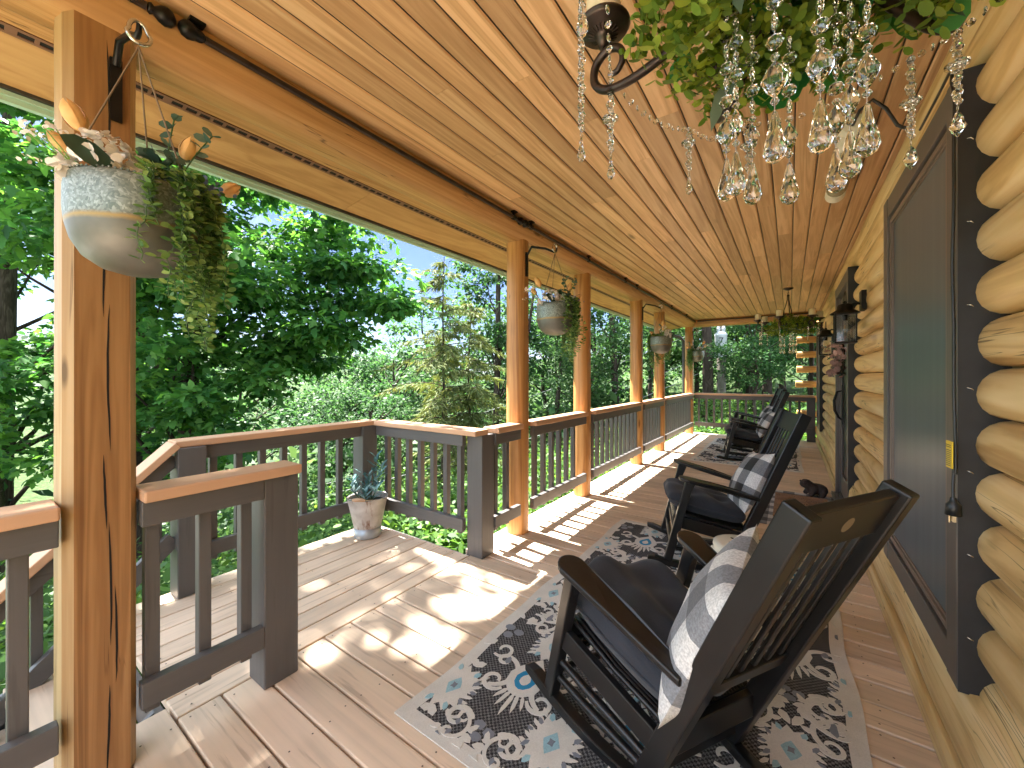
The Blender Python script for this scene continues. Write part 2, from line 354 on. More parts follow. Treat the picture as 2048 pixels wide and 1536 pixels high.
M['barkg']=wood('pole wood',(.10,.085,.07),(.17,.15,.13),(.24,.21,.19),'Z',.6,10,.9,.1,0,.1,.8,.3)
M['maple']=leafmat('maple leaf',(.022,.080,.022),(.052,.15,.034),(.10,.22,.05),.46,.5)
M['midleaf']=leafmat('woodland leaf',(.016,.048,.016),(.034,.080,.025),(.066,.12,.042),.42,.5)
M['paleleaf']=leafmat('pale sunlit leaf',(.018,.052,.017),(.032,.082,.027),(.058,.118,.042),.42,.5)
M['hemleaf']=leafmat('yellow green conifer spray',(.05,.075,.020),(.085,.115,.033),(.15,.17,.05),.2,.6)
M['weed']=leafmat('undergrowth leaf',(.03,.075,.018),(.06,.13,.03),(.11,.20,.045),.3,.5,1.5)
M['box']=leafmat('boxwood garland leaf',(.06,.12,.018),(.13,.22,.03),(.30,.38,.06),.25,.4,9)
M['biground']=leafmat('large green silk leaf',(.02,.11,.03),(.035,.17,.045),(.06,.22,.06),.25,.4,9)
M['euca']=leafmat('eucalyptus leaf',(.05,.10,.075),(.09,.15,.115),(.15,.21,.16),.15,.5,9)
M['eucablue']=leafmat('blue green sage leaf',(.05,.13,.14),(.13,.24,.25),(.30,.42,.42),.12,.45,12)
M['vine']=leafmat('button vine leaf',(.05,.12,.03),(.11,.21,.06),(.26,.36,.12),.25,.45,12)
M['tulip']=plain('peach silk tulip',(.72,.42,.16),.5,0,.3,.12,30)
M['petal']=plain('ivory silk petal',(.76,.71,.66),.6,0,.3,.08,20)
M['darkleaf']=plain('dark green silk leaf',(.03,.075,.045),.4,0,.4,.2,30)
M['stem']=plain('green stem',(.06,.12,.03),.6)
M['bluefl']=plain('dusty blue blossom',(.12,.16,.26),.6,0,.3,.3,40)
M['pinkfl']=plain('dusty pink blossom',(.42,.27,.25),.7,0,.3,.3,40)
M['soil']=plain('dark moss',(.02,.025,.012),.95)
M['wire']=plain('grey power cable',(.30,.30,.30),.5)
M['tank']=plain('pale grey transformer tank',(.50,.52,.54),.4)
M['markblue']=plain('blue dot',(.02,.06,.45),.5)
M['deadleaf']=leafmat('fallen leaf',(.10,.06,.02),(.05,.09,.02),(.16,.1,.04),.1,.6)
# ------------------------------------------------------------------ helpers: leaves
def tpl(pts,faces=None):
    p=np.array(pts,dtype=np.float32); return p,(faces or [list(range(len(p)))])
T_DIA=tpl([(0,0,0),(.45,.26,.05),(1,0,-.04),(.45,-.26,.05)])
T_LANCE=tpl([(0,0,0),(.3,.15,.03),(.65,.13,.02),(1,0,-.06),(.65,-.13,.02),(.3,-.15,.03)])
T_OVAL=tpl([(0,0,0),(.2,.22,.03),(.55,.30,.04),(.85,.2,.02),(1,0,-.03),(.85,-.2,.02),(.55,-.30,.04),(.2,-.22,.03)])
T_ROUND=tpl([(0,0,0),(.14,.34,.04),(.5,.5,.07),(.86,.34,.04),(1,0,0),(.86,-.34,.04),(.5,-.5,.07),(.14,-.34,.04)])
T_MAPLE=tpl([(0,0,0),(.05,.30,.0),(.25,.24,.03),(.38,.52,-.03),(.52,.22,.04),(.72,.20,.0),(1,0,-.08),(.72,-.20,.0),(.52,-.22,.04),(.38,-.52,-.03),(.25,-.24,.03),(.05,-.30,.0)])
T_STAR=tpl([(0,0,0),(.3,.33,-.02),(.45,.12,.03),(1,.05,-.08),(.5,-.12,.03),(.3,-.33,-.02)])
T_NEEDLE=tpl([(0,0,0),(.35,.07,.0),(1,0,-.1),(.35,-.07,.0)])
def unit(a): return a/np.maximum(np.linalg.norm(a,axis=-1,keepdims=True),1e-9)
def leafpack(P,D,U,S,T):
    """N leaves of template T: returns verts (N*k,3) and template face list"""
    P=np.asarray(P,np.float32); D=unit(np.asarray(D,np.float32)); U=np.asarray(U,np.float32)
    Sd=unit(np.cross(U,D)); Un=np.cross(D,Sd); S=np.asarray(S,np.float32).reshape(-1,1,1)
    t=T[0]; V=P[:,None,:]+S*(t[None,:,0:1]*D[:,None,:]+t[None,:,1:2]*Sd[:,None,:]+t[None,:,2:3]*Un[:,None,:])
    return V.reshape(-1,3),len(P)
def leafmesh(name,packs,mats,parent=None,off=True,loc=None):
    """packs: list of (V,n,T,material index)"""
    vs=[];li=[];ls=[];mi=[];b=0
    for V,n,T,k in packs:
        kk=len(T[0])
        for f in T[1]:
            idx=(np.arange(n)[:,None]*kk+np.array(f)[None,:]+b).astype(np.int32)
            li.append(idx.reshape(-1)); ls.append(np.full(n,len(f),np.int32)); mi.append(np.full(n,k,np.int32))
        vs.append(V); b+=len(V)
    v=np.concatenate(vs); li=np.concatenate(li); ls=np.concatenate(ls); mi=np.concatenate(mi)
    me=bpy.data.meshes.new(name); me.vertices.add(len(v)); me.vertices.foreach_set('co',v.astype(np.float32).ravel())
    me.loops.add(len(li)); me.loops.foreach_set('vertex_index',li)
    me.polygons.add(len(ls)); st=np.concatenate([[0],np.cumsum(ls)[:-1]]).astype(np.int32)
    me.polygons.foreach_set('loop_start',st); me.polygons.foreach_set('loop_total',ls)
    for m in (mats if isinstance(mats,(list,tuple)) else [mats]): me.materials.append(m)
    me.polygons.foreach_set('material_index',mi); me.update(calc_edges=True); me.validate()
    return link(name,me,parent,off)
def clumps(C,rad,n,size,T,k=0,flat=.55,droop=.35,rng=RNG,outward=None):
    """n leaves in each clump centre C (m,3) of radius rad (m,) -> pack"""
    C=np.asarray(C,np.float32); m=len(C); rad=np.asarray(rad,np.float32)
    idx=np.repeat(np.arange(m),n); d=unit(rng.normal(size=(len(idx),3))); r=rng.random(len(idx))**.45
    o=d*r[:,None]*rad[idx][:,None]; o[:,2]*=flat
    P=C[idx]+o; D=d.copy(); D[:,2]=D[:,2]*.5-droop; D+=rng.normal(size=D.shape)*.45
    U=np.stack([rng.normal(size=len(P))*.45,rng.normal(size=len(P))*.45,np.ones(len(P))],1)
    S=size*(.65+.7*rng.random(len(P)))
    V,nn=leafpack(P,D,U,S,T); return (V,nn,T,k)
def limb(m,a,b,r0,r1,sag=.1,n=6,k=7,rng=random):
    a=Vector(a); b=Vector(b); pts=[]; L=(b-a).length
    o=Vector((rng.uniform(-1,1),rng.uniform(-1,1),rng.uniform(-.3,1)))*L*sag
    for i in range(n+1):
        t=i/n; pts.append(a.lerp(b,t)+o*math.sin(math.pi*t)+Vector((rng.uniform(-1,1),rng.uniform(-1,1),rng.uniform(-1,1)))*L*.012*(0 if i in (0,n) else 1))
    m.tube(pts,[r0+(r1-r0)*i/n for i in range(n+1)],k)
    return pts
# ------------------------------------------------------------------ terrain
def gz(x,y):
    d=max(0,-x-2.2)*(1 if y>-1 else max(.15,1+(y+1)*.28))
    z=-.55-.30*max(0,min(d,9))-.34*max(0,min(d-9,60))-.05*max(0,d-69)
    if x>-2.2: z=-.55+.05*(x+2.2)
    up=max(0,y-9.5); z+=min(.22,up*.2)*(1 if x>-4 else max(0,1+(x+4)/4))
    f=max(0,min(1,(y-10)/12))*max(0,min(1,(x+16)/10)); z=z*(1-f)+(-.35+.06*(y-10))*f
    z+=.10*math.sin(x*1.3+y*.7)*math.sin(y*.9-.4*x)*(1 if x<-3.5 or y>12 else .3)
    r=math.hypot(x,y)
    if r>150:
        t=min(1,(r-150)/330); t=t*t*(3-2*t); a=math.atan2(-x,y)
        z=z*(1-t)+t*(18+13*math.sin(a*5.3+1)+8*math.sin(a*11+r*.006)+5*math.sin(a*23+2))
    return z
def terrain():
    g=sorted(set([round(v,2) for v in np.concatenate([np.linspace(-900,-100,21),np.linspace(-100,-20,17),np.linspace(-20,30,51),np.linspace(30,900,14)])]))
    h=sorted(set([round(v,2) for v in np.concatenate([np.linspace(-700,-60,12),np.linspace(-60,-10,8),np.linspace(-10,45,56),np.linspace(45,130,12),np.linspace(130,950,22)])]))
    vs=[(x,y,gz(x,y)) for y in h for x in g]; n=len(g)
    fs=[(j*n+i,j*n+i+1,(j+1)*n+i+1,(j+1)*n+i) for j in range(len(h)-1) for i in range(n-1)]
    m=MB(); m.add(vs,fs,0,True)
    mt,nt,b=mat('leafy ground'); tc=nt.nodes.new('ShaderNodeTexCoord')
    n1=N(nt,'ShaderNodeTexNoise',i_Scale=.9,i_Detail=8.); nt.links.new(tc.outputs['Object'],n1.inputs['Vector'])
    c=ramp(nt,[(.3,(.018,.030,.010)),(.5,(.035,.060,.018)),(.7,(.065,.095,.03))],n1.outputs[0]); nt.links.new(c.outputs[0],b.inputs['Base Color']); b.inputs['Roughness'].default_value=.95; b.inputs['Specular IOR Level'].default_value=.1
    bump(nt,b,n1.outputs[0],1.,.3)
    tag(m.build('ground',[mt]),kind='structure')
terrain()
def bounce_ground():  # unseen pale ground added to bounce sunlight into the porch
    m=MB(); vs=[]; nx,ny=26,26
    for j in range(ny+1):
        for i in range(nx+1):
            x=-15+19*i/nx; y=-17+14.5*j/ny; vs.append((x,y,-.58-.05*max(0,-x-2.2)))
    m.add(vs,[(j*(nx+1)+i,j*(nx+1)+i+1,(j+1)*(nx+1)+i+1,(j+1)*(nx+1)+i) for j in range(ny) for i in range(nx)],0,True)
    mt,nt,b=mat('pale bounce gravel'); tc=nt.nodes.new('ShaderNodeTexCoord'); v=N(nt,'ShaderNodeTexVoronoi',i_Scale=30.); nt.links.new(tc.outputs['Object'],v.inputs['Vector'])
    r=ramp(nt,[(.1,(.40,.38,.35)),(.9,(.62,.60,.56))],v.outputs['Color']); nt.links.new(r.outputs[0],b.inputs['Base Color']); b.inputs['Roughness'].default_value=.9
    bump(nt,b,v.outputs['Distance'],.6,.02)
    tag(m.build('bounce_gravel',[mt]),kind='structure')
bounce_ground()
# ------------------------------------------------------------------ deck
def deck():
    m=MB(); p=.1404; y0=.917
    k=-31  # boards carried back out of view, added to bounce sunlight
    while y0+k*p<9.6:
        a=y0+k*p+.0042; b=y0+(k+1)*p-.0042; xl=-1.833 if a<2.15 else -1.93
        if a<.40: xl=-1.93
        e=(k*7%5)*.0006
        m.box(xl,.46,a,b,-.038,-.002+e,0); k+=1
    xs=-1.838
    for i in range(8):
        a=xs-.1390*(i+1)+.0036; b=xs-.1390*i-.0036
        m.box(a,b,.50 if i<1 else .502,2.115,-.038,-.001-.0005*(i%3),1)
    o=m.build('deck',[M['deckX'],M['deckY']],None,True,.005)
    tag(o,kind='structure')
    # screw heads and joists under the boards
    m=MB(); rr=random.Random(3)
    k=-6
    while y0+k*p<9.5:
        a=y0+k*p
        for x in (-1.80,-1.37,-.96,-.55,-.14,.27):
            for q in (.03,.11):
                m.lathe([(0,.0005),(.0035,.0005)],(x+rr.uniform(-.012,.012),a+q+rr.uniform(-.006,.006),.0006),6)
        k+=1
    for i in range(8):
        for y in (.56,.97,1.37,1.77,2.07):
            for q in (.03,.11): m.lathe([(0,.0005),(.0035,.0005)],(xs-.139*i-q+rr.uniform(-.005,.005),y+rr.uniform(-.01,.01),.0006),6)
    s=m.build('deck_screws',[plain('rusty screw',(.09,.06,.045),.6)],o,False); s['kind']='stuff'
    m=MB()
    for x in (-1.86,-1.45,-1.04,-.63,-.22,.19): m.box(x-.02,x+.02,-.95,9.58,-.24,-.04)
    m.box(-1.97,-1.93,-.95,.48,-.26,-.045); m.box(-1.93,-1.895,2.12,9.6,-.26,-.042); m.box(-1.93,.46,9.60,9.64,-.26,-.006)
    m.build('joist',[M['grayY']],o,False)
    m=MB(); m.box(-2.955,-1.845,.475,.500,-.19,-.041); m.box(-2.985,-2.957,.50,2.12,-.26,-.03); m.box(-2.955,-1.94,2.118,2.148,-.26,-.02)
    for y in (.9,1.3,1.7): m.box(-2.95,-1.9,y,y+.04,-.2,-.04)
    m.build('fascia_board',[M['gray']],o,False)
deck()
# stairs going down toward the camera's left, outside the near railing
def stairs():
    t=thing('porch_stairs','tan painted wooden stairs going down beside the porch from the landing','stairs',(-2.4,.2,-.6))
    for i in range(5):
        z=-.185*(i+1); y1=.47-.27*i; y0=y1-.30
        for a,b in ((y0,y0+.145),(y0+.151,y1)): one('tread',[M['deckX']],lambda m:m.box(-2.965,-1.99,a,b,z-.038,z),t,True,.005)
        one('riser',[M['grayX']],lambda m:m.box(-2.95,-1.99,y0+.005,y0+.028,z-.183,z-.04),t)
    for x in (-2.985,-1.985):
        m=MB(); m.hexa([(x-.02,-.95,-1.25),(x+.0,-.95,-1.25),(x+.0,.47,-.30),(x-.02,.47,-.30),(x-.02,-.95,-.95),(x,-.95,-.95),(x,.47,-.03),(x-.02,.47,-.03)]); m.build('stringer',[M['gray']],t)
stairs()
# ------------------------------------------------------------------ railings
def rail(label,p,q,axis,side,start=None,posts=(),n=None,capext=(0,0),parent_loc=None,ys=None,caplen=None):
    """straight rail from p to q (x,y); side: unit vector pointing to the rail's inner face"""
    px,py=p; qx,qy=q
    t=thing('porch_railing',label,'railing',((px+qx)/2,(py+qy)/2,0),0,'grey porch railings')
    g=M['grayY'] if axis=='Y' else M['grayX']; c=M['capY'] if axis=='Y' else M['capX']
    def bar(a0,a1,lo,hi,z0,z1):
        # lo,hi offset along side
        m=MB()
        if axis=='Y':
            x0,x1=sorted((px+side*lo,px+side*hi)); m.box(x0,x1,a0,a1,z0,z1)
        else:
            y0,y1=sorted((py+side*lo,py+side*hi)); m.box(a0,a1,y0,y1,z0,z1)
        return m
    a0,a1=(py,qy) if axis=='Y' else (px,qx)
    c0,c1=(a0-capext[0],a1+capext[1])
    bar(c0,c1,-.076,.066,.8435,.882).build('cap_rail',[c],t,True,.006)
    bar(a0,a1,.0,.038,.762,.8425).build('top_rail',[g],t,True,.003)
    bar(a0,a1,.0,.038,.172,.256).build('bottom_rail',[g],t,True,.003)
    L=a1-a0
    if ys is None:
        k=n or max(1,round(L/.142)-0); ys=[a0+L*(i+.5)/k for i in range(k)]
    for a in ys: bar(a-.0195,a+.0195,-.040,-.001,.135,.8425).build('baluster',[M['gray']],t,True,.003)
    for (x,y,zt) in posts: one('newel_post',[M['gray']],lambda m:m.box(x-.0675,x+.0675,y-.0675,y+.0675,.0005,zt),t,True,.006)
    return t
rail('short grey railing with tan cap from the nearest log post to a square newel',(-1.745,.374),(-1.745,.738),'Y',1,posts=[(-1.777,.806,.8425)],capext=(-.0,.135),ys=[.41,.556,.69])
rail('grey railing with tan cap running off the left edge beyond the nearest log post',(-1.745,-2.2),(-1.745,.197),'Y',1,n=17)
rail('grey railing along the outer edge of the landing behind the rusty bucket',(-2.885,.90),(-2.885,1.953),'Y',1,posts=[(-2.87,.832,.8425),(-2.885,2.02,.8425)],capext=(.14,.133),ys=[.962,1.10,1.24,1.38,1.517,1.655,1.80])
rail('grey railing across the side of the landing to the right of the rusty bucket',(-2.815,2.11),(-1.86,2.11),'X',-1,posts=[(-1.786,2.18,.8425)],capext=(-.005,.14),ys=[-2.735,-2.607,-2.473,-2.338,-2.20,-2.065,-1.928])
rail('short piece of grey railing between square newel and first round log post',(-1.745,2.252),(-1.745,2.576),'Y',1,ys=[2.31,2.455],capext=(.0,0))
rail('grey railing between the second and third log posts with six balusters',(-1.745,2.762),(-1.745,3.788),'Y',1,ys=[2.865,3.01,3.155,3.296,3.446,3.594])
rail('grey railing with nine balusters between the third and fourth log posts',(-1.745,3.972),(-1.745,5.62),'Y',1,n=11)
rail('short grey railing between the fourth and fifth log posts',(-1.745,5.80),(-1.745,6.84),'Y',1,n=7)
rail('grey railing between the fifth log post and the far corner post',(-1.745,7.02),(-1.745,9.27),'Y',1,n=15)
rail('brown grey railing closing the far end of the porch in front of the woods',(-1.70,9.45),(.37,9.45),'X',-1,n=14,posts=[(.33,9.50,.8425)])
def stairrail():
    t=thing('stair_railing','sloping grey stair railing with tan cap descending left of the landing','railing',(-2.885,.2,0),0,'grey porch railings')
    y0,z0=.765,.862; s=.94
    P=lambda y,dz:(-2.87,y,z0+dz-(y0-y)*s)
    m=MB(); m.beam(P(.765,0),P(-1.2,0),.14,.038); m.build('cap_rail',[M['capY']],t,True,.005)
    m=MB(); m.beam(P(.765,-.072),P(-1.2,-.072),.038,.085); m.build('top_rail',[M['grayY']],t,True,.003)
    m=MB(); m.beam(P(.765,-.53),P(-1.2,-.53),.038,.085); m.build('bottom_rail',[M['grayY']],t,True,.003)
    for i in range(11):
        y=.70-.145*i; z=z0-(y0-y)*s
        m=MB(); m.box(-2.93,-2.892,y-.0195,y+.0195,z-.60,z-.03); m.build('baluster',[M['gray']],t,True,.003)
    m=MB(); m.box(-2.94,-2.80,-1.3,-1.17,-1.6,z0-(y0+1.2)*s+.02); m.build('newel_post',[M['gray']],t,True,.005)
stairrail()
# ------------------------------------------------------------------ log posts
def logpost(label,y,seed,r=.088,x=-1.802,top=2.36,flat=.082,twist=0):
    rr=random.Random(seed); m=MB(); n=28; rings=13; vs=[]
    ph=[rr.uniform(0,6.3) for _ in range(4)]
    for i in range(rings):
        z=top*i/(rings-1)
        for j in range(n):
            a=2*math.pi*j/n
            rad=r*(1+.018*math.sin(2*a+ph[0]+z*.5)+.010*math.sin(3*a+ph[1])+.012*math.sin(z*2.2+ph[2]))
            px=rad*math.cos(a); py=rad*math.sin(a)
            if px>flat: px=flat+.02*(px-flat)
            elif abs(py)>flat*1.0 and px<flat: py=math.copysign(flat*1.0+.25*(abs(py)-flat),py)
            vs.append((x+px,y+py,z+.0006))
    fs=[(i*n+j,i*n+(j+1)%n,(i+1)*n+(j+1)%n,(i+1)*n+j) for i in range(rings-1) for j in range(n)]
    m.add(vs,fs,0,True); m.add(vs[-n:],[tuple(range(n))]); m.add(vs[:n],[tuple(range(n))])
    o=m.build('log_post',[M['post']]); 
    mod=o.modifiers.new('e','EDGE_SPLIT'); mod.split_angle=R(38)
    return tag(o,label,'post','log posts along the porch edge')
def nearpost():
    """the nearest post: log with a broad flat toward the house coloured as shaded, sides coloured as lit, checks and knots cut in"""
    x=-1.802; y=.285; m=MB(); prof=[(.082,-.0575),(.082,.0645),(.055,.083),(.0,.09),(-.055,.083),(-.085,.045),(-.09,0),(-.085,-.045),(-.05,-.082),(.02,-.088),(.06,-.079)]
    z0,z1=.0006,2.36; rings=24; rr=random.Random(5); n=len(prof); vs=[]
    for i in range(rings):
        z=z0+(z1-z0)*i/(rings-1); s=1+.008*math.sin(z*2.6)+.004*math.sin(z*9)
        for px,py in prof: vs.append((x+px*s,y+py*s,z))
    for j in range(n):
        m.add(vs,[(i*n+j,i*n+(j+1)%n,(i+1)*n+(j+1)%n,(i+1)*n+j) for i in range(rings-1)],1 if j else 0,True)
    o=m.build('log_post',[M['postshade'],M['postlit']],None,True,.0001); o.modifiers.clear(); mod=o.modifiers.new('e','EDGE_SPLIT'); mod.split_angle=R(24)
    # long drying check down the dark face
    m=MB(); pts=[]; xx=x+.0838; yy=y+.012
    for seg,(za,zb,yo) in enumerate([(2.28,1.86,.0),(1.84,1.43,-.004),(1.47,1.02,.006),(1.01,.78,-.006),(.80,.42,.004),(.60,.30,.016),(.30,.02,.0)]):
        k=9; L=[];Rr=[]
        for i in range(k+1):
            t=i/k; z=za+(zb-za)*t; wv=.0026*math.sin(math.pi*t)**.6+.0002; c=yy+yo+.005*math.sin(z*7+seg)+rr.uniform(-.0006,.0006); b=.0007*math.cos(z*2.6)
            sx=x+.082*(1+.008*math.sin(z*2.6)+.004*math.sin(z*9))+.0012
            L.append((sx,c-wv,z)); Rr.append((sx,c+wv,z))
        m.add(L+Rr,[(i,i+1,k+2+i,k+1+i) for i in range(k)])
    m.build('drying_crack',[M['darkhole']],o,False)
    return tag(o,'nearest thick log post with a flat face painted in shade and a long drying crack','post','log posts along the porch edge')
M['postlit']=wood('post side with painted light',(.30,.175,.07),(.41,.265,.125),(.50,.36,.195),'Z',.35,10,.5,.08,.05,.3,.6,.35)  # outdoor light on the near post's sides put into the colour
M['postshade']=wood('varnished near post with painted shade',(.19,.085,.030),(.32,.16,.06),(.42,.23,.095),'Z',.35,10,.42,.12,.10,.35,.9,.35)  # shade on the house-facing flat put into the colour
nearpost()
for lab,y,sd in (('round honey log post beside the square newel at the landing',2.668,1),('round log post third from the camera with shadow stripes at its foot',3.885,2),
    ('log post fourth from the camera with a black hook and bowl planter beside it',5.71,3),('slim log post fifth from the camera behind the hanging bowl planter',6.93,4),('far corner log post where side and end railings meet',9.36,5)):
    logpost(lab,y,sd)
# ------------------------------------------------------------------ porch roof
CZ=2.462
def roof():
    t=thing('porch_roof','porch roof with honey board ceiling, log beams and vented soffit','roof',(-.7,4,2.46))  # near end cut short, out of view, to let in more light
    m=MB(); rr=random.Random(9); x=-1.70; pw=.1075
    while x<.47:
        y=-.95-rr.uniform(0,.0)
        while y<9.40:
            L=rr.choice((2.4,3.0,3.6,4.2))*(rr.random() if y<-.9 else 1); y1=min(y+max(L,.3),9.42)
            if y1-y>.12:
                xa,xb=x+.0028,x+pw-.0028; ya,yb=y+.0006,y1-.0006
                # board with chamfered long edges
                m.add([(xa,ya,CZ+.006),(xa+.006,ya,CZ),(xb-.006,ya,CZ),(xb,ya,CZ+.006),(xa,yb,CZ+.006),(xa+.006,yb,CZ),(xb-.006,yb,CZ),(xb,yb,CZ+.006)],
                      [(0,4,5,1),(1,5,6,2),(2,6,7,3),(0,1,2,3),(7,6,5,4)])
            y=y1
        x+=pw
    m.build('ceiling',[M['ceil']],t)
    one('roof_deck',[M['gutter']],lambda m:(m.box(-1.9,1.2,-.95,9.75,CZ+.012,CZ+.10),m.hexa([(-2.37,-.95,2.345),(-1.9,-.95,2.46),(-1.9,9.75,2.46),(-2.37,9.75,2.345),(-2.37,-.95,2.40),(-1.9,-.95,2.56),(-1.9,9.75,2.56),(-2.37,9.75,2.40)])),t)
    # log beam over the posts, flattened underneath
    def logbeam(m,a,b,c,r,axis,seed):
        q=random.Random(seed); n=22; k=40; vs=[]
        for i in range(k+1):
            s=a+(b-a)*i/k; rad=r*(1+.018*math.sin(s*1.7+seed)+.01*math.sin(s*4.1))
            for j in range(n):
                g=2*math.pi*j/n; u=rad*math.cos(g); z=rad*math.sin(g); z=max(z,-r*.90)
                vs.append((c[0]+u,s,c[1]+z) if axis=='Y' else (s,c[0]+u,c[1]+z))
        m.add(vs,[(i*n+j,i*n+(j+1)%n,(i+1)*n+(j+1)%n,(i+1)*n+j) for i in range(k) for j in range(n)],0,True)
        m.add(vs[:n],[tuple(range(n))]); m.add(vs[-n:],[tuple(range(n))])
    one('beam',[M['beam']],lambda m:logbeam(m,-.95,9.62,(-1.80,2.418),.122,'Y',1),t)
    one('beam',[M['beamX']],lambda m:logbeam(m,-1.70,.36,(9.46,2.405),.105,'X',2),t)
    one('beam_trim',[M['ceilX']],lambda m:m.box(-1.69,.46,9.325,9.345,2.415,2.459),t)
    # soffit: inner board, vent strip, plywood, drip edge
    def slope(x): return 2.372+(x+1.90)*.125
    def strip(m,x0,x1,th=.008,y0=-.95,y1=9.74,mi=0):
        z0,z1=slope(x0),slope(x1); m.hexa([(x0,y0,z0),(x1,y0,z1),(x1,y1,z1),(x0,y1,z0),(x0,y0,z0+th),(x1,y0,z1+th),(x1,y1,z1+th),(x0,y1,z0+th)],mi)
    one('soffit_board',[M['beam']],lambda m:strip(m,-2.016,-1.86),t)
    def ply(m):
        y=-.95
        while y<9.7:
            y1=min(y+2.44,9.74); strip(m,-2.352,-2.062,.008,y,y1-.002); y=y1
    one('soffit_panel',[M['soffit']],ply,t)
    def vent(m):
        strip(m,-2.062,-2.016,.002)                      # backing
    v=one('soffit_vent',[M['darkhole']],lambda m:strip(m,-2.060,-2.018,.004),t)
    def bars(m):
        for xa,xb in ((-2.062,-2.050),(-2.028,-2.016)): 
            z0,z1=slope(xa)-.004,slope(xb)-.004; m.hexa([(xa,-.95,z0),(xb,-.95,z1),(xb,9.74,z1),(xa,9.74,z0),(xa,-.95,z0+.003),(xb,-.95,z1+.003),(xb,9.74,z1+.003),(xa,9.74,z0+.003)])
        y=-.6;k=0
        while y<9.7:
            wd=.026 if k%8==7 else .011
            z0,z1=slope(-2.050)-.0038,slope(-2.028)-.0038; m.hexa([(-2.050,y,z0),(-2.028,y,z1),(-2.028,y+wd,z1),(-2.050,y+wd,z0),(-2.05,y,z0+.003),(-2.028,y,z1+.003),(-2.028,y+wd,z1+.003),(-2.05,y+wd,z0+.003)])
            y+=.036+wd; k+=1
    one('vent_grille',[M['vent']],bars,v)
    one('fascia',[M['gutter']],lambda m:m.box(-2.375,-2.354,-.95,9.75,slope(-2.352)-.012,2.44),t)
    one('drip_edge',[M['greenfascia']],lambda m:(m.box(-2.402,-2.376,-.95,9.75,slope(-2.352)-.050,2.45),m.box(-2.376,-2.366,-.95,9.75,slope(-2.352)-.03,slope(-2.352)-.014)),t)
    m=MB(); m.tube([(-2.34,9.70,2.30),(-2.32,9.70,2.22),(-2.05,9.68,2.12),(-1.98,9.67,2.04),(-1.97,9.66,1.0),(-1.97,9.66,-.3)],.038,10); m.build('downspout',[M['gutter']],t)
roof()
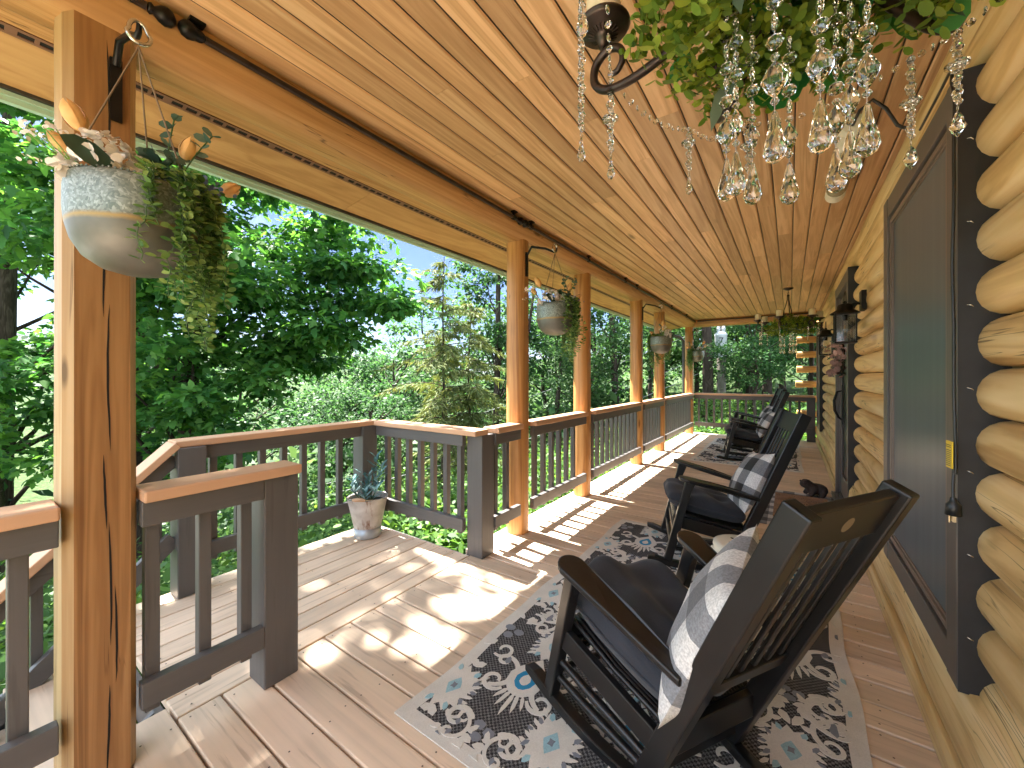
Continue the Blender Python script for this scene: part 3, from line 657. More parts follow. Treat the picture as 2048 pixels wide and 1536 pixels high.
# ------------------------------------------------------------------ log house
def house():
    t=thing('log_house','log house wall of peeled round logs with dark trimmed windows and door','house',(.5,4,0))
    op=[(1.715,2.80,.345,2.12),(4.395,5.515,-.1,2.15),(8.33,9.25,.345,2.12)]
    m=MB(); rr=random.Random(4); pitch=.146; z=1.274-9*pitch
    nseg=9
    def half(y0,y1,z0,z1,bul,sd):
        q=random.Random(sd); k=max(3,int((y1-y0)/.16)); vs=[]; n=11
        ph=q.uniform(0,6); 
        for i in range(k+1):
            y=y0+(y1-y0)*i/k; wv=1+.03*math.sin(y*2.1+ph)+.025*math.sin(y*5.3+ph*2)
            for j in range(n):
                a=-math.pi/2+math.pi*j/(n-1); c=math.cos(a); s=math.sin(a)
                u=abs(c)**.8*bul*wv; dz=(z1-z0)/2*s*(1+.0*c)
                vs.append((.512-u,y,(z0+z1)/2+dz+.004*math.sin(y*1.3+ph)*c))
        m.add(vs,[(i*n+j,(i+1)*n+j,(i+1)*n+j+1,i*n+j+1) for i in range(k) for j in range(n-1)],0,True)
        m.add(vs[:n],[tuple(range(n))]); m.add(vs[-n:],[tuple(range(n))])
    c=0
    while z<2.40:
        z1=min(z+pitch,2.475); zm=(z+z1)/2
        cuts=[(a,b) for a,b,lo,hi in op if lo-.02<zm<hi+.02]
        y=-1.2
        bul=.074 if z<2.2 else .060
        if z>.02:
            for a,b in cuts+[(9.9,None)]:
                ya=y;
                # each course is made of two or three logs
                half(ya,a,z+.002,z1-.002,bul,c*13+int(ya*7)); 
                if b is None: break
                y=b
        z=z1; c+=1
    m.build('log_wall',[M['log']],t)
    one('chinking',[plain('dark chink',(.20,.13,.06),.9)],lambda m:(m.box(.505,.56,-1.2,1.715,0,2.47),m.box(.505,.56,1.715,2.80,0,.345),m.box(.505,.56,1.715,2.80,2.12,2.47),m.box(.505,.56,2.80,4.395,0,2.47),m.box(.505,.56,4.395,5.515,2.15,2.47),m.box(.505,.56,5.515,8.33,0,2.47),m.box(.505,.56,8.33,9.25,0,.345),m.box(.505,.56,8.33,9.25,2.12,2.47),m.box(.505,.56,9.25,9.9,0,2.47),m.box(.565,.6,-.95,9.9,0,2.47)),t)
    # hewn sill log and narrow base board at the deck
    def sill(m):
        for y0,y1 in ((-1.2,4.36),(5.55,9.45)):
            m.add([(.398,y0,.001),(.398,y1,.001),(.392,y1,.075),(.392,y0,.075),(.402,y0,.095),(.402,y1,.095),(.52,y0,.095),(.52,y1,.095),(.52,y0,.001),(.52,y1,.001)],[(0,1,2,3),(3,2,5,4),(4,5,7,6),(0,3,4,6,8),(1,9,7,5,2)])
    one('base_board',[M['log']],sill,t,True,.004)
    def sill2(m):
        for y0,y1 in ((-1.2,4.36),(5.55,9.45)):
            k=40; vs=[]
            pr=[(.418,.100),(.405,.15),(.402,.22),(.408,.29),(.43,.335),(.52,.345)]
            for i in range(k+1):
                y=y0+(y1-y0)*i/k
                for x,z in pr: vs.append((x+.004*math.sin(y*3)+.003*math.sin(y*7.7+z*9),y,z))
            n=len(pr); m.add(vs,[(i*n+j,(i+1)*n+j,(i+1)*n+j+1,i*n+j+1) for i in range(k) for j in range(n-1)],0,True)
    one('sill_log',[M['log']],sill2,t)
    # windows
    def window(y0,y1,z0,z1):
        wd=one('window',[M['trimside']],lambda m:m.box(.47,.50,y0+.02,y1-.02,z0+.02,z1-.02),t)
        tr=.095
        def casing(m):
            m.box(.40,.51,y0,y0+tr,z0,z1); m.box(.40,.51,y1-tr,y1,z0,z1)
            m.box(.402,.51,y0+tr,y1-tr,z1-tr,z1); m.box(.402,.51,y0+tr,y1-tr,z0,z0+tr)
        one('casing',[M['trim']],casing,wd,True,.003)
        one('casing_side',[M['trimside']],lambda m:m.box(.4015,.512,y0-.003,y0-.0004,z0-.002,z1),wd); one('casing_side',[M['trimside']],lambda m:m.box(.4015,.512,y1+.0004,y1+.003,z0-.002,z1),wd)
        a,b,c,d=y0+tr+.018,y1-tr-.018,z0+tr+.018,z1-tr-.018
        def fr(m,g,w_,x0,x1):
            m.box(x0,x1,a-g,a-g+w_,c-g,d+g); m.box(x0,x1,b+g-w_,b+g,c-g,d+g); m.box(x0,x1,a-g+w_,b+g-w_,d+g-w_,d+g); m.box(x0,x1,a-g+w_,b+g-w_,c-g,c-g+w_)
        one('outer_frame',[M['trimside']],lambda m:fr(m,.014,.012,.412,.46),wd)
        one('frame',[M['frame']],lambda m:(fr(m,.0,.020,.407,.45),fr(m,-.021,.008,.414,.45)),wd,True,.002)
        one('screen',[M['screen']],lambda m:m.box(.419,.424,a+.02,b-.02,c+.02,d-.02),wd)
    window(1.70,2.815,.333,2.138); window(8.31,9.27,.333,2.138)
    # entrance door
    d=one('door',[plain('dark green grey door',(.030,.034,.034),.35,0,.5,.12,5)],lambda m:m.box(.452,.49,4.505,5.405,.03,2.05),t,True,.003)
    def casing(m):
        m.box(.40,.51,4.38,4.475,.001,2.168); m.box(.40,.51,5.435,5.53,.001,2.168); m.box(.402,.51,4.475,5.435,2.07,2.168)
        m.box(.43,.50,4.476,4.503,.03,2.069); m.box(.43,.50,5.407,5.434,.03,2.069)
    one('door_casing',[M['trim']],casing,d,True,.003)
    one('casing_side',[M['trimside']],lambda m:m.box(.4015,.512,4.377,4.3796,.001,2.168),d)
    one('storm_frame',[M['trim']],lambda m:(m.box(.437,.451,4.51,4.60,.04,2.04),m.box(.437,.451,5.31,5.40,.04,2.04),m.box(.437,.451,4.60,5.31,1.94,2.04),m.box(.437,.451,4.60,5.31,.04,.24)),d,True,.003)
    one('threshold',[plain('grey metal grating',(.14,.16,.18),.4,.5)],lambda m:[m.box(.36+.024*i,.378+.024*i,4.48,5.43,.002,.03) for i in range(6)],d)
    def hnd(m):
        m.tube([(.437,5.24,.80),(.405,5.24,.83),(.375,5.24,.90),(.372,5.24,1.0),(.395,5.24,1.09),(.437,5.24,1.10)],[.008,.011,.013,.013,.011,.008],8)
        m.box(.430,.437,5.215,5.265,.76,1.16); m.lathe([(0,0),(.022,.0),(.022,.012),(0,.014)],(.43,5.24,1.27),12)
        m.tube([(.437,5.24,1.27),(.405,5.24,1.27)],.02,10)
    one('handle',[M['blackmetal']],hnd,d)
    # crossing log ends beyond the far corner
    rr=random.Random(2)
    for i in range(9):
        zc=.36+.292*i-.146
        if zc>2.4: break
        m=MB(); k=16
        vs=[]
        x0=.10+rr.uniform(-.012,.012)
        for x in (x0,.62):
            for j in range(k):
                a=2*math.pi*j/k; yy=math.cos(a); zz=math.sin(a)
                vs.append((x,9.82+.085*math.copysign(abs(yy)**.5,yy),zc+.066*math.copysign(abs(zz)**.6,zz)))
        m.add(vs,[(j,(j+1)%k,k+(j+1)%k,k+j) for j in range(k)],0,False); m.add(vs[:k],[tuple(range(k))])
        m.build('log_end',[M['logX']],t,True,.004)
    one('corner_board',[M['trimside']],lambda m:m.box(.31,.37,9.78,9.87,-.3,2.4),t)
house()
# ------------------------------------------------------------------ rugs and mats
def arc(cx,cy,r0,r1,a0,a1,n=14): return [(cx+(r0+(r1-r0)*i/n)*math.cos(R(a0+(a1-a0)*i/n)),cy+(r0+(r1-r0)*i/n)*math.sin(R(a0+(a1-a0)*i/n))) for i in range(n+1)]
def ribbon(pts,w0,w1):
    k=len(pts); L=[];Q=[]
    for i,(x,y) in enumerate(pts):
        a=pts[max(i-1,0)]; b=pts[min(i+1,k-1)]; dx,dy=b[0]-a[0],b[1]-a[1]; l=math.hypot(dx,dy) or 1
        t=i/(k-1); w_=(w0+(w1-w0)*t)*(.35+.65*min(1,4*t+.3)); L.append((x-dy/l*w_,y+dx/l*w_)); Q.append((x+dy/l*w_,y-dx/l*w_))
    return L,Q
def area_rug(label,x0,x1,y0,y1,seed,px,py,ox,oy):
    t=thing('area_rug',label,'rug',((x0+x1)/2,(y0+y1)/2,0),0,'ikat patterned porch rugs')
    rr=random.Random(seed); b=.055
    def edge(s): return .007*math.sin(s*5.1+seed)+.005*math.sin(s*11.3)
    m=MB(); ny=40
    ring=[(x0+edge(y0+(y1-y0)*i/ny),y0+(y1-y0)*i/ny) for i in range(ny+1)]+[(x1+edge(y0+(y1-y0)*i/ny+2),y0+(y1-y0)*i/ny) for i in range(ny,-1,-1)]
    m.prism(ring,.001,.0065,0)
    m.build('backing',[M['rugwhite']],t)
    m=MB(); X0,X1,Y0,Y1=x0+b,x1-b,y0+b,y1-b
    fr=[(X0+edge(Y0+(Y1-Y0)*i/ny),Y0+(Y1-Y0)*i/ny) for i in range(ny+1)]+[(X1+edge(Y0+(Y1-Y0)*i/ny+2),Y0+(Y1-Y0)*i/ny) for i in range(ny,-1,-1)]
    m.prism(fr,.0062,.0071,0); m.build('field',[M['rugdark']],t)
    m=MB(); cl=lambda p:(min(max(p[0],x0+.028),x1-.028),min(max(p[1],y0+.028),y1-.028)); cnt=[0]
    def poly(pts,mi,z,jit=.0025):
        pts=[(x+rr.uniform(-jit,jit),y+rr.uniform(-jit,jit)) for x,y in pts]
        q=[cl(p) for p in pts]
        xs=[p[0] for p in q]; ys=[p[1] for p in q]
        if max(xs)-min(xs)<.006 or max(ys)-min(ys)<.006: return
        cnt[0]+=1; z+=.000025*(cnt[0]%13)
        n=len(q); c=(sum(xs)/n,sum(ys)/n)
        vs=[(x,y,z) for x,y in q]+[(x,y,.0068) for x,y in q]
        m.add(vs,[(i,(i+1)%n,n+(i+1)%n,n+i) for i in range(n)],mi); m.add([(x,y,z) for x,y in q],[tuple(range(n))],mi)
    def strip(pts,w0,w1,mi,z):
        L,Q=ribbon(pts,w0,w1); cnt[0]+=1; z+=.00033+.000025*(cnt[0]%11)
        if any(not(x0+.03<p[0]<x1-.03 and y0+.03<p[1]<y1-.03) for p in L+Q): return
        for i in range(len(L)-1):
            z+=.0000012
            q=[cl(p) for p in (L[i],L[i+1],Q[i+1],Q[i])]
            if abs((q[1][0]-q[0][0])*(q[3][1]-q[0][1])-(q[1][1]-q[0][1])*(q[3][0]-q[0][0]))<1e-7: continue
            m.add([(x,y,z) for x,y in q]+[(x,y,.0068) for x,y in q],[(0,1,2,3),(0,4,5,1),(3,2,6,7)],mi)
    W,G,T_,B,D=0,1,2,3,4
    def T(cx,cy,s=1,fx=1,fy=1): return lambda p:(cx+p[0]*s*fx,cy+p[1]*s*fy)
    def leaf(f,x,y,a,l,w_,mi,z):
        ca,sa=math.cos(R(a)),math.sin(R(a)); sh=[(0,0),(.3,.5),(.7,.42),(1,.0),(.75,-.35),(.3,-.5)]
        poly([f((x+ca*u*l-sa*v*w_,y+sa*u*l+ca*v*w_)) for u,v in sh],mi,z,.0015)
    def drop(cx,cy,s=1,fy=1):
        f=T(cx,cy,s,1,fy)
        body=[(0,.155),(.030,.115),(.062,.072),(.078,.025),(.066,-.030),(.034,-.066),(0,-.075),(-.034,-.066),(-.066,-.030),(-.078,.025),(-.062,.072),(-.030,.115)]
        poly([f(p) for p in body],W,.0092)
        poly([f((x*.56,y*.60+.004)) for x,y in body],B,.0099,.001); poly([f((x*.28,y*.30+.006)) for x,y in body],W,.0106,.001)
        for k,(x,a,l) in enumerate(((-.034,248,.075),(-.016,260,.10),(0,272,.13),(.016,282,.10),(.034,294,.075))):
            leaf(f,x,-.055,a,l,.017,W,.0090)
    def medal(cx,cy,s=1,fy=1):
        f=T(cx,cy,s,1,fy)
        n=26; out=[]
        for i in range(n):
            a=2*math.pi*i/n; r=(.130 if i%2 else .098)*(1.15 if abs(math.sin(a))>.6 else .95); out.append((r*math.cos(a),r*1.12*math.sin(a)))
        poly([f(p) for p in out],W,.0091)
        # comb of teeth on both flanks
        for sd in (-1,1):
            for k in range(7):
                y=-.105+.036*k; leaf(f,sd*.085,y,90-sd*62+ (k-3)*6*sd,.058,.022,W,.0089)
            leaf(f,sd*.052,.100,90-sd*20,.052,.03,T_,.0098); leaf(f,sd*.085,.055,90-sd*35,.045,.024,G,.0098)
            leaf(f,sd*.088,-.045,270+sd*30,.05,.024,G,.0098); leaf(f,sd*.045,-.105,270+sd*25,.05,.028,T_,.0098)
            leaf(f,sd*.10,.01,90-sd*80,.04,.02,G,.0098)
        poly([f(p) for p in ((0,.066),(.022,.036),(.042,0),(.022,-.036),(0,-.064),(-.022,-.036),(-.042,0),(-.022,.036))],T_,.0098)
        poly([f((.016*(1.25 if i%2 else .75)*math.cos(i*math.pi/4),.020*(1.25 if i%2 else .75)*math.sin(i*math.pi/4))) for i in range(8)],G,.0105,.001)
    def scroll(cx,cy,s,fx,fy):
        f=T(cx,cy,s,fx,fy)
        p=[(0,-.13)]+arc(.02,-.03,.105,.075,255,90,12)+arc(.02,.022,.024,.022,90,-170,8)
        strip([f(q) for q in p],.0125*s,.0075*s,W,.0091)
        p=arc(-.01,-.10,.055,.018,200,540,16); strip([f(q) for q in p],.0105*s,.0065*s,W,.0093)
        p=arc(.06,.07,.05,.016,-60,-400,14); strip([f(q) for q in p],.0095*s,.006*s,W,.0092)
        leaf(f,-.085,.01,120,.07,.034,W,.0090); leaf(f,-.07,-.06,160,.05,.03,W,.0090); leaf(f,.07,-.05,-40,.06,.034,W,.0090); leaf(f,.0,.0,80,.05,.028,G,.0097)
    def clover(cx,cy,s=1):
        f=T(cx,cy,s)
        for a,d in ((20,.045),(140,.05),(260,.045)):
            x,y=d*math.cos(R(a)),d*math.sin(R(a)); poly([f((x+.036*math.cos(q*.7854)*(1+.15*(q%2)),y+.030*math.sin(q*.7854))) for q in range(8)],G,.0088)
    nx0=int((x0-ox)/px)-1; nx1=int((x1-ox)/px)+2
    for i in range(nx0,nx1):
        for j in range(int((y0-oy)/py)-1,int((y1-oy)/py)+2):
            cx,cy=ox+px*i,oy+py*j
            if cx<x0-.1 or cx>x1+.1 or cy<y0-.15 or cy>y1+.15: 
                pass
            inside=lambda x,y:(x0-.06<x<x1+.06 and y0-.05<y<y1+.05)
            if i%2==0:
                if inside(cx,cy): medal(cx,cy,.74)
                if inside(cx,cy+py*.5): clover(cx,cy+py*.5,.7); 
                if inside(cx,cy+py*.5+.14): leaf(T(cx,cy+py*.5),.02,.09,60,.07,.035,W,.009); leaf(T(cx,cy+py*.5),-.02,-.09,230,.07,.035,W,.009)
            else:
                if inside(cx,cy+.17): drop(cx,cy+.17)
                if inside(cx,cy+py*.5+.02): medal(cx,cy+py*.5+.02,.68,-1)
                if inside(cx,cy-.10): clover(cx,cy-.10,.6)
            for fy,dy in ((1,.215),(-1,-.20),(1,.60)):
                for fx in (-1,1):
                    x,y=cx+fx*px*.46,cy+dy
                    if i%2==0 and inside(x,y): scroll(x,y,.98 if dy<.5 else .8,-fx,fy)
                    x2,y2=cx+fx*px*.42,cy+dy+.07
                    if i%2 and dy!=.215 and inside(x2,y2): scroll(x2,y2,.62,fx,-fy)
    m.build('pile_pattern',[M['rugwhite'],M['ruggrey'],M['rugteal'],M['rugblue']],t)
    return t
area_rug('large charcoal and ivory ikat rug under the two near rocking chairs',-1.195,.215,.965,3.40,1,.222,.822,-1.107,1.185)
area_rug('charcoal and ivory patterned rug lying under the two far rocking chairs',-1.225,.14,6.36,8.95,2,.222,.822,-1.13,6.58)
t=thing('check_mat','black and white buffalo check mat laid before the house door','mat',(.06,4.6,.003))
m=MB(); m.prism([(-.34,-.62),(.29,-.60),(.30,.62),(-.33,.64)],0,.005); m.build('check_mat_cloth',[M['checkmat']],t,False)
def coir():
    m=MB(); rr=random.Random(5); nx,ny=10,22; vs=[]
    x0,x1,y0,y1=-.125,.30,4.22,5.03
    for j in range(ny+1):
        for i in range(nx+1): vs.append((x0+(x1-x0)*i/nx,y0+(y1-y0)*j/ny,.030+rr.uniform(-.002,.002)))
    m.add(vs,[(j*(nx+1)+i,j*(nx+1)+i+1,(j+1)*(nx+1)+i+1,(j+1)*(nx+1)+i) for j in range(ny) for i in range(nx)],0,True)
    m.box(x0,x1,y0,y1,.009,.0275)
    o=m.build('doormat',[M['coir']]); tag(o,'plain brown coir doormat lying on the check mat','doormat')
    # bristles
    k=2600; P=np.stack([x0+(x1-x0)*RNG.random(k),y0+(y1-y0)*RNG.random(k),np.full(k,.028)],1); D=RNG.normal(size=(k,3))*.5; D[:,2]=1
    V,n=leafpack(P,D,RNG.normal(size=(k,3)),.013*(.7+.6*RNG.random(k)),T_NEEDLE)
    q=leafmesh('bristles',[(V,n,T_NEEDLE,0)],[M['coir']],o,False); q['kind']='stuff'
coir()
# ------------------------------------------------------------------ rocking chairs
S=dict(uft=.168,ufb=.313,za=.581,ubt=-.498,zt=.989,ubb=-.084,zf=.349,zb=.23,uat=.207,zab=.457)
def bp(z): return S['ubb']+(S['ubt']-S['ubb'])*(z-.07)/(S['zt']-.07)
def fl(z): return S['ufb']+(S['uft']-S['ufb'])*(z-.07)/(S['za']-.07)
def make_chair():
    t=thing('rocking_chair','x','rocking chair'); B=[M['black']]; h=.187; g=.279
    RC=lambda u:(u-.06)**2/(2*1.12)
    WY=lambda u:h+(g-h)*(u+.06)/(.31+.06)          # the frame widens toward the front
    bd=Vector((bp(.9)-bp(.1),0,.8)).normalized()
    for s in (-1,1):
        m=MB(); k=18; vs=[]
        for i in range(k+1):
            u=.440-(.440+.42)*i/k; z=RC(u); th=.042*(1-.25*(i/k)); y=s*WY(u)
            if i==0: th=.026
            for dy,dz in ((-.022,0),(.022,0),(.022,th),(-.022,th)): vs.append((u,y+dy,z+dz))
        m.add(vs,[(i*4+j,i*4+(j+1)%4,(i+1)*4+(j+1)%4,(i+1)*4+j) for i in range(k) for j in range(4)]+[(0,1,2,3),(k*4+3,k*4+2,k*4+1,k*4)])
        m.build('rocker',B,t,False,.006)
        m=MB(); m.beam((fl(.055),s*g,.055),(fl(.580),s*g,.580),.040,.050,(1,0,0)); m.build('front_leg',B,t,False,.005)
        m=MB(); m.beam((bp(.045),s*h,.045),(bp(.998),s*h,.998),.042,.062,(1,0,0)); m.build('back_post',B,t,False,.005)
        # arm paddle
        m=MB(); uf,zf=.232,.598; ub,zb=bp(.457)+.020,.468; n=10; poly=[]
        for i in range(n+1):
            q=math.pi*i/n; poly.append((uf-.055+.055*math.sin(q),.052*math.cos(q)))
        poly+=[(ub+.20,-.043),(ub,-.026),(ub,.026),(ub+.20,.043)]
        sl=(zf-zb)/(uf-ub); ya=lambda u:s*(h+.014+(g-h-.014)*min(1,(u-ub)/(uf-.06-ub)))
        vs=[(u,ya(u)+v,zb+(u-ub)*sl-.012+.010*math.sin((u-ub)/(uf-ub)*3)) for u,v in poly]; n2=len(vs)
        vs+=[(x,y,z+.024) for x,y,z in vs]
        m.add(vs,[tuple(range(n2-1,-1,-1)),tuple(range(n2,2*n2))]+[(i,(i+1)%n2,n2+(i+1)%n2,n2+i) for i in range(n2)]); m.build('arm',B,t,False,.006)
        m=MB(); x0=fl(.5)-.028; yy=s*(g-.006); m.add([(x0,yy-.011,.575),(x0,yy+.011,.575),(x0-.030,yy+.011,.572),(x0-.030,yy-.011,.572),(x0+.034,yy-.011,.45),(x0+.034,yy+.011,.45),(x0+.024,yy+.011,.45),(x0+.024,yy-.011,.45)],[(0,1,2,3),(7,6,5,4),(0,4,5,1),(1,5,6,2),(2,6,7,3),(3,7,4,0)]); m.build('arm_bracket',B,t,False)
        # side rail and two turned side stretchers
        m=MB(); m.beam((fl(.318),s*g,.318),(bp(.205),s*h,.205),.026,.075); m.build('side_rail',B,t,False,.004)
        for z0,z1 in ((.215,.130),(.145,.088)):
            m=MB(); m.tube([(fl(z0),s*g,z0),((fl(z0)+bp(z1))/2,s*(g+h)/2,(z0+z1)/2-.004),(bp(z1),s*h,z1)],[.012,.0165,.012],10); m.build('side_stretcher',B,t,False)
    for z in (.24,.155): m=MB(); m.tube([(fl(z),-g,z),(fl(z),0,z),(fl(z),g,z)],[.012,.016,.012],10); m.build('front_stretcher',B,t,False)
    m=MB(); m.beam((bp(.10),-h,.10),(bp(.10),h,.10),.022,.032); m.build('back_stretcher',B,t,False,.003)
    m=MB(); m.beam((fl(.328),-g,.328),(fl(.328),g,.328),.026,.06); m.build('front_rail',B,t,False,.004)
    m=MB(); m.beam((bp(.225),-h,.225),(bp(.225),h,.225),.026,.075); m.build('back_rail',B,t,False,.004)
    # woven cord seat with a rolled front edge
    m=MB(); k=26
    for i in range(k):
        q=-1+2*(i+.5)/k; yb=q*(h-.02); yf=q*(g-.03); r=(2*g-.06)/k*.52
        m.tube([(bp(.23)+.02,yb,.255),(.05,(yb+yf)/2,.300-.012*math.sin(3.14*i/k)),(fl(.345)-.02,yf,.366),(fl(.345)+.018,yf,.361),(fl(.335)+.030,yf,.334),(fl(.30)+.018,yf,.302),(fl(.3)-.03,yf,.299)],r,6)
    m.build('woven_seat',B,t,False)
    nrm=Vector((bd.z,0,-bd.x))
    def plank(za,zb,y0,y1,th,off=0):
        m=MB(); a=Vector((bp(za),0,za))+nrm*off; b=Vector((bp(zb),0,zb))+nrm*off; vs=[]
        for q in (a,b):
            for y in (y0,y1):
                for e in (-th/2,th/2): vs.append(q+Vector((0,y,0))+nrm*e)
        m.add(vs,[(0,1,3,2),(4,6,7,5),(0,4,5,1),(2,3,7,6),(0,2,6,4),(1,5,7,3)]); return m
    plank(.882,.990,-h+.020,h-.020,.026).build('headrest',B,t,False,.004)
    m=MB(); c=Vector((bp(.938),0,.938))-nrm*.0138
    mt=Matrix.Translation(c)@Matrix(((-nrm.x,0,bd.x,0),(0,1,0,0),(-nrm.z,0,bd.z,0),(0,0,0,1)))
    pr=[mt@Vector((0,.020*math.cos(i*math.pi/10),.020*math.sin(i*math.pi/10))) for i in range(20)]
    m.add(pr,[tuple(range(20))]); m.build('maker_disc',[plain('worn brass disc',(.34,.28,.2),.4,.6)],t,False)
    plank(.415,.462,-h+.020,h-.020,.024).build('lower_crosspiece',B,t,False,.004)
    for i in range(6):
        y=-h+.020+(2*h-.040)*(i+.5)/6; plank(.458,.885,y-.0095,y+.0095,.012).build('slat',B,t,False,.003)
    return t
chair0=make_chair()
def cushion(label,loc,theta,pitch,fold=0,tagy=True):
    """square tufted seat cushion with rounded edges"""
    t=thing('seat_cushion',label,'cushion',loc,theta,'black seat cushions'); m=MB(); n=26; a,b=.245,.245; vs=[];top=[]
    rr=random.Random(int(loc[1]*100))
    for sgn in (1,-1):
        for j in range(n+1):
            for i in range(n+1):
                s=-1+2*i/n; q=-1+2*j/n
                e=max(0,1-abs(s)**5)*max(0,1-abs(q)**5)
                tk=.064*e**.42
                for tx,ty in ((-.4,-.4),(.4,-.4),(-.4,.4),(.4,.4)): tk-=.026*math.exp(-((s-tx)**2+(q-ty)**2)*22)*(1 if sgn>0 else .3)
                x=s*a*(1-.05*abs(q)**3); y=q*b*(1-.05*abs(s)**3)*(.88+.12*s)
                base=.062+pitch*x
                if fold: base+=fold*(.095*math.exp(-((q-.28)**2)*9)*(.6+.4*s)-.02*math.exp(-((q+.15)**2)*30)+.07*max(0,s-.35))
                wr=.004*math.sin(7*s+3*q)+.003*math.sin(11*q-4*s)
                vs.append((x,y,base+sgn*tk+(wr if sgn>0 else 0)))
    N1=(n+1)**2
    fs=[(j*(n+1)+i,j*(n+1)+i+1,(j+1)*(n+1)+i+1,(j+1)*(n+1)+i) for j in range(n) for i in range(n)]
    m.add(vs,fs+[tuple(N1+k for k in reversed(f)) for f in fs],0,True)
    m.build('cushion_body',[M['cush']],t,False)
    pts=[]
    for i in range(60):
        g=2*math.pi*i/60; s=math.copysign(abs(math.cos(g))**.25,math.cos(g)); q=math.copysign(abs(math.sin(g))**.25,math.sin(g)); x=s*a*(1-.05*abs(q)**3); y=q*b*(1-.05*abs(s)**3)*(.88+.12*s)
        base=.062+pitch*x
        if fold: base+=fold*(.095*math.exp(-((q-.28)**2)*9)*(.6+.4*s)-.02*math.exp(-((q+.15)**2)*30)+.07*max(0,s-.35))
        pts.append((x*1.004,y*1.004,base))
    pts.append(pts[0]); m=MB(); m.tube(pts,.0045,6); m.build('piping',[M['cush']],t,False)
    if tagy:
        m=MB(); m.box(.08,.135,-.2535,-.2525,.045+pitch*.1,.066+pitch*.1); m.build('care_label',[M['white']],t,False)
    return t
def pillow(label,loc,rot,size=.42,th=.075,mat_='checkpil',seam=False):
    t=thing('throw_pillow',label,'pillow',loc,0,'buffalo check throw pillows'); t.rotation_euler=rot; m=MB(); n=24; vs=[]; a=size/2
    for sgn in (1,-1):
        for j in range(n+1):
            for i in range(n+1):
                s=-1+2*i/n; q=-1+2*j/n
                e=max(0,1-s*s)*max(0,1-q*q); tk=th*e**.48
                pin=.90+.10*(abs(s)**4*abs(q)**4)
                edge=1-.07*(1-q*q)*abs(s)**6; edge2=1-.07*(1-s*s)*abs(q)**6
                z=sgn*tk+.006*math.sin(6*s+2)*math.sin(5*q)*e
                vs.append((s*a*edge,q*a*edge2,z))
    N1=(n+1)**2; fs=[(j*(n+1)+i,j*(n+1)+i+1,(j+1)*(n+1)+i+1,(j+1)*(n+1)+i) for j in range(n) for i in range(n)]
    m.add(vs,fs+[tuple(N1+k for k in reversed(f)) for f in fs],0,True)
    m.build('pillow_body',[M[mat_]],t,False)
    pts=[(math.copysign(abs(math.cos(g))**.2,math.cos(g))*a*.985,math.copysign(abs(math.sin(g))**.2,math.sin(g))*a*.985,0) for g in [2*math.pi*i/48 for i in range(49)]]
    return t
def chairset(root,x,y,a,pitch,labels,fold,zf=.0085,pil=None):
    th=a+math.pi; root.location=(x,y,zf); root.rotation_euler=(0,-pitch,th); root['label']=labels[0]; root['group']='black porch rocking chairs'
    rm=Matrix.Translation((x,y,zf))@Euler((0,-pitch,th)).to_matrix().to_4x4()
    # sit the lowest rocker point on the rug
    lo=min((rm@Vector((u,0,(u-.06)**2/2.24))).z for u in [i/50-.36 for i in range(40)])
    root.location.z=zf-lo+zf*.0; rm=Matrix.Translation((0,0,root.location.z-zf))@rm
    p=rm@Vector((.07,0,.322)); 
    cushion(labels[1],p,th,.205-pitch*.0+math.tan(-pitch)*-1*0,fold)
    q=pil or (-.235,0,.53,0.,0.,0.)
    c=rm@Vector(q[:3])
    # pillow stands against the back: local x = chair side, local y = up the back, local z = forward
    lean=math.atan2(.414,.919)-pitch
    side=Vector((-math.sin(th),math.cos(th),0)); fwd_=Vector((math.cos(th),math.sin(th),0))
    up=(Vector((0,0,1))*math.cos(lean+q[5])-fwd_*math.sin(lean+q[5])); nz=side.cross(up)
    mr=Matrix((side,up,nz)).transposed()@Euler((0,0,q[3])).to_matrix()@Euler((0,q[4],0)).to_matrix()
    pillow(labels[2],c,mr.to_euler(),.46 if 'edge on' in labels[2] else .42,.08,'checkpale' if 'edge on' in labels[2] else 'checkpil')
c1=chair0; c2=copy_tree(chair0); c3=copy_tree(chair0); c4=copy_tree(chair0)
chairset(c1,-.326,1.401,-.545,.017,('nearest black rocking chair with its slatted back toward the camera','black cushion bunched up on the nearest rocking chair','check pillow seen edge on in the nearest rocking chair'),0.55,pil=(-.165,.02,.55,.12,.5,.0))
chairset(c2,-.427,3.068,.283,-.029,('black rocking chair in the middle of the porch showing its full side','flat black cushion on the middle rocking chair','plump buffalo check pillow on the middle rocking chair'),.25,pil=(-.225,.0,.54,.16,0,.0))
chairset(c3,-.50,6.95,.15,-.05,('far black rocking chair standing on the front of the far rug','black cushion on the front chair of the far rug','grey check pillow in the front chair of the far rug'),0)
chairset(c4,-.55,8.25,.25,-.05,('farthest black rocking chair partly hidden behind the other far chair','black cushion on the farthest rocking chair','check pillow in the farthest rocking chair'),0)
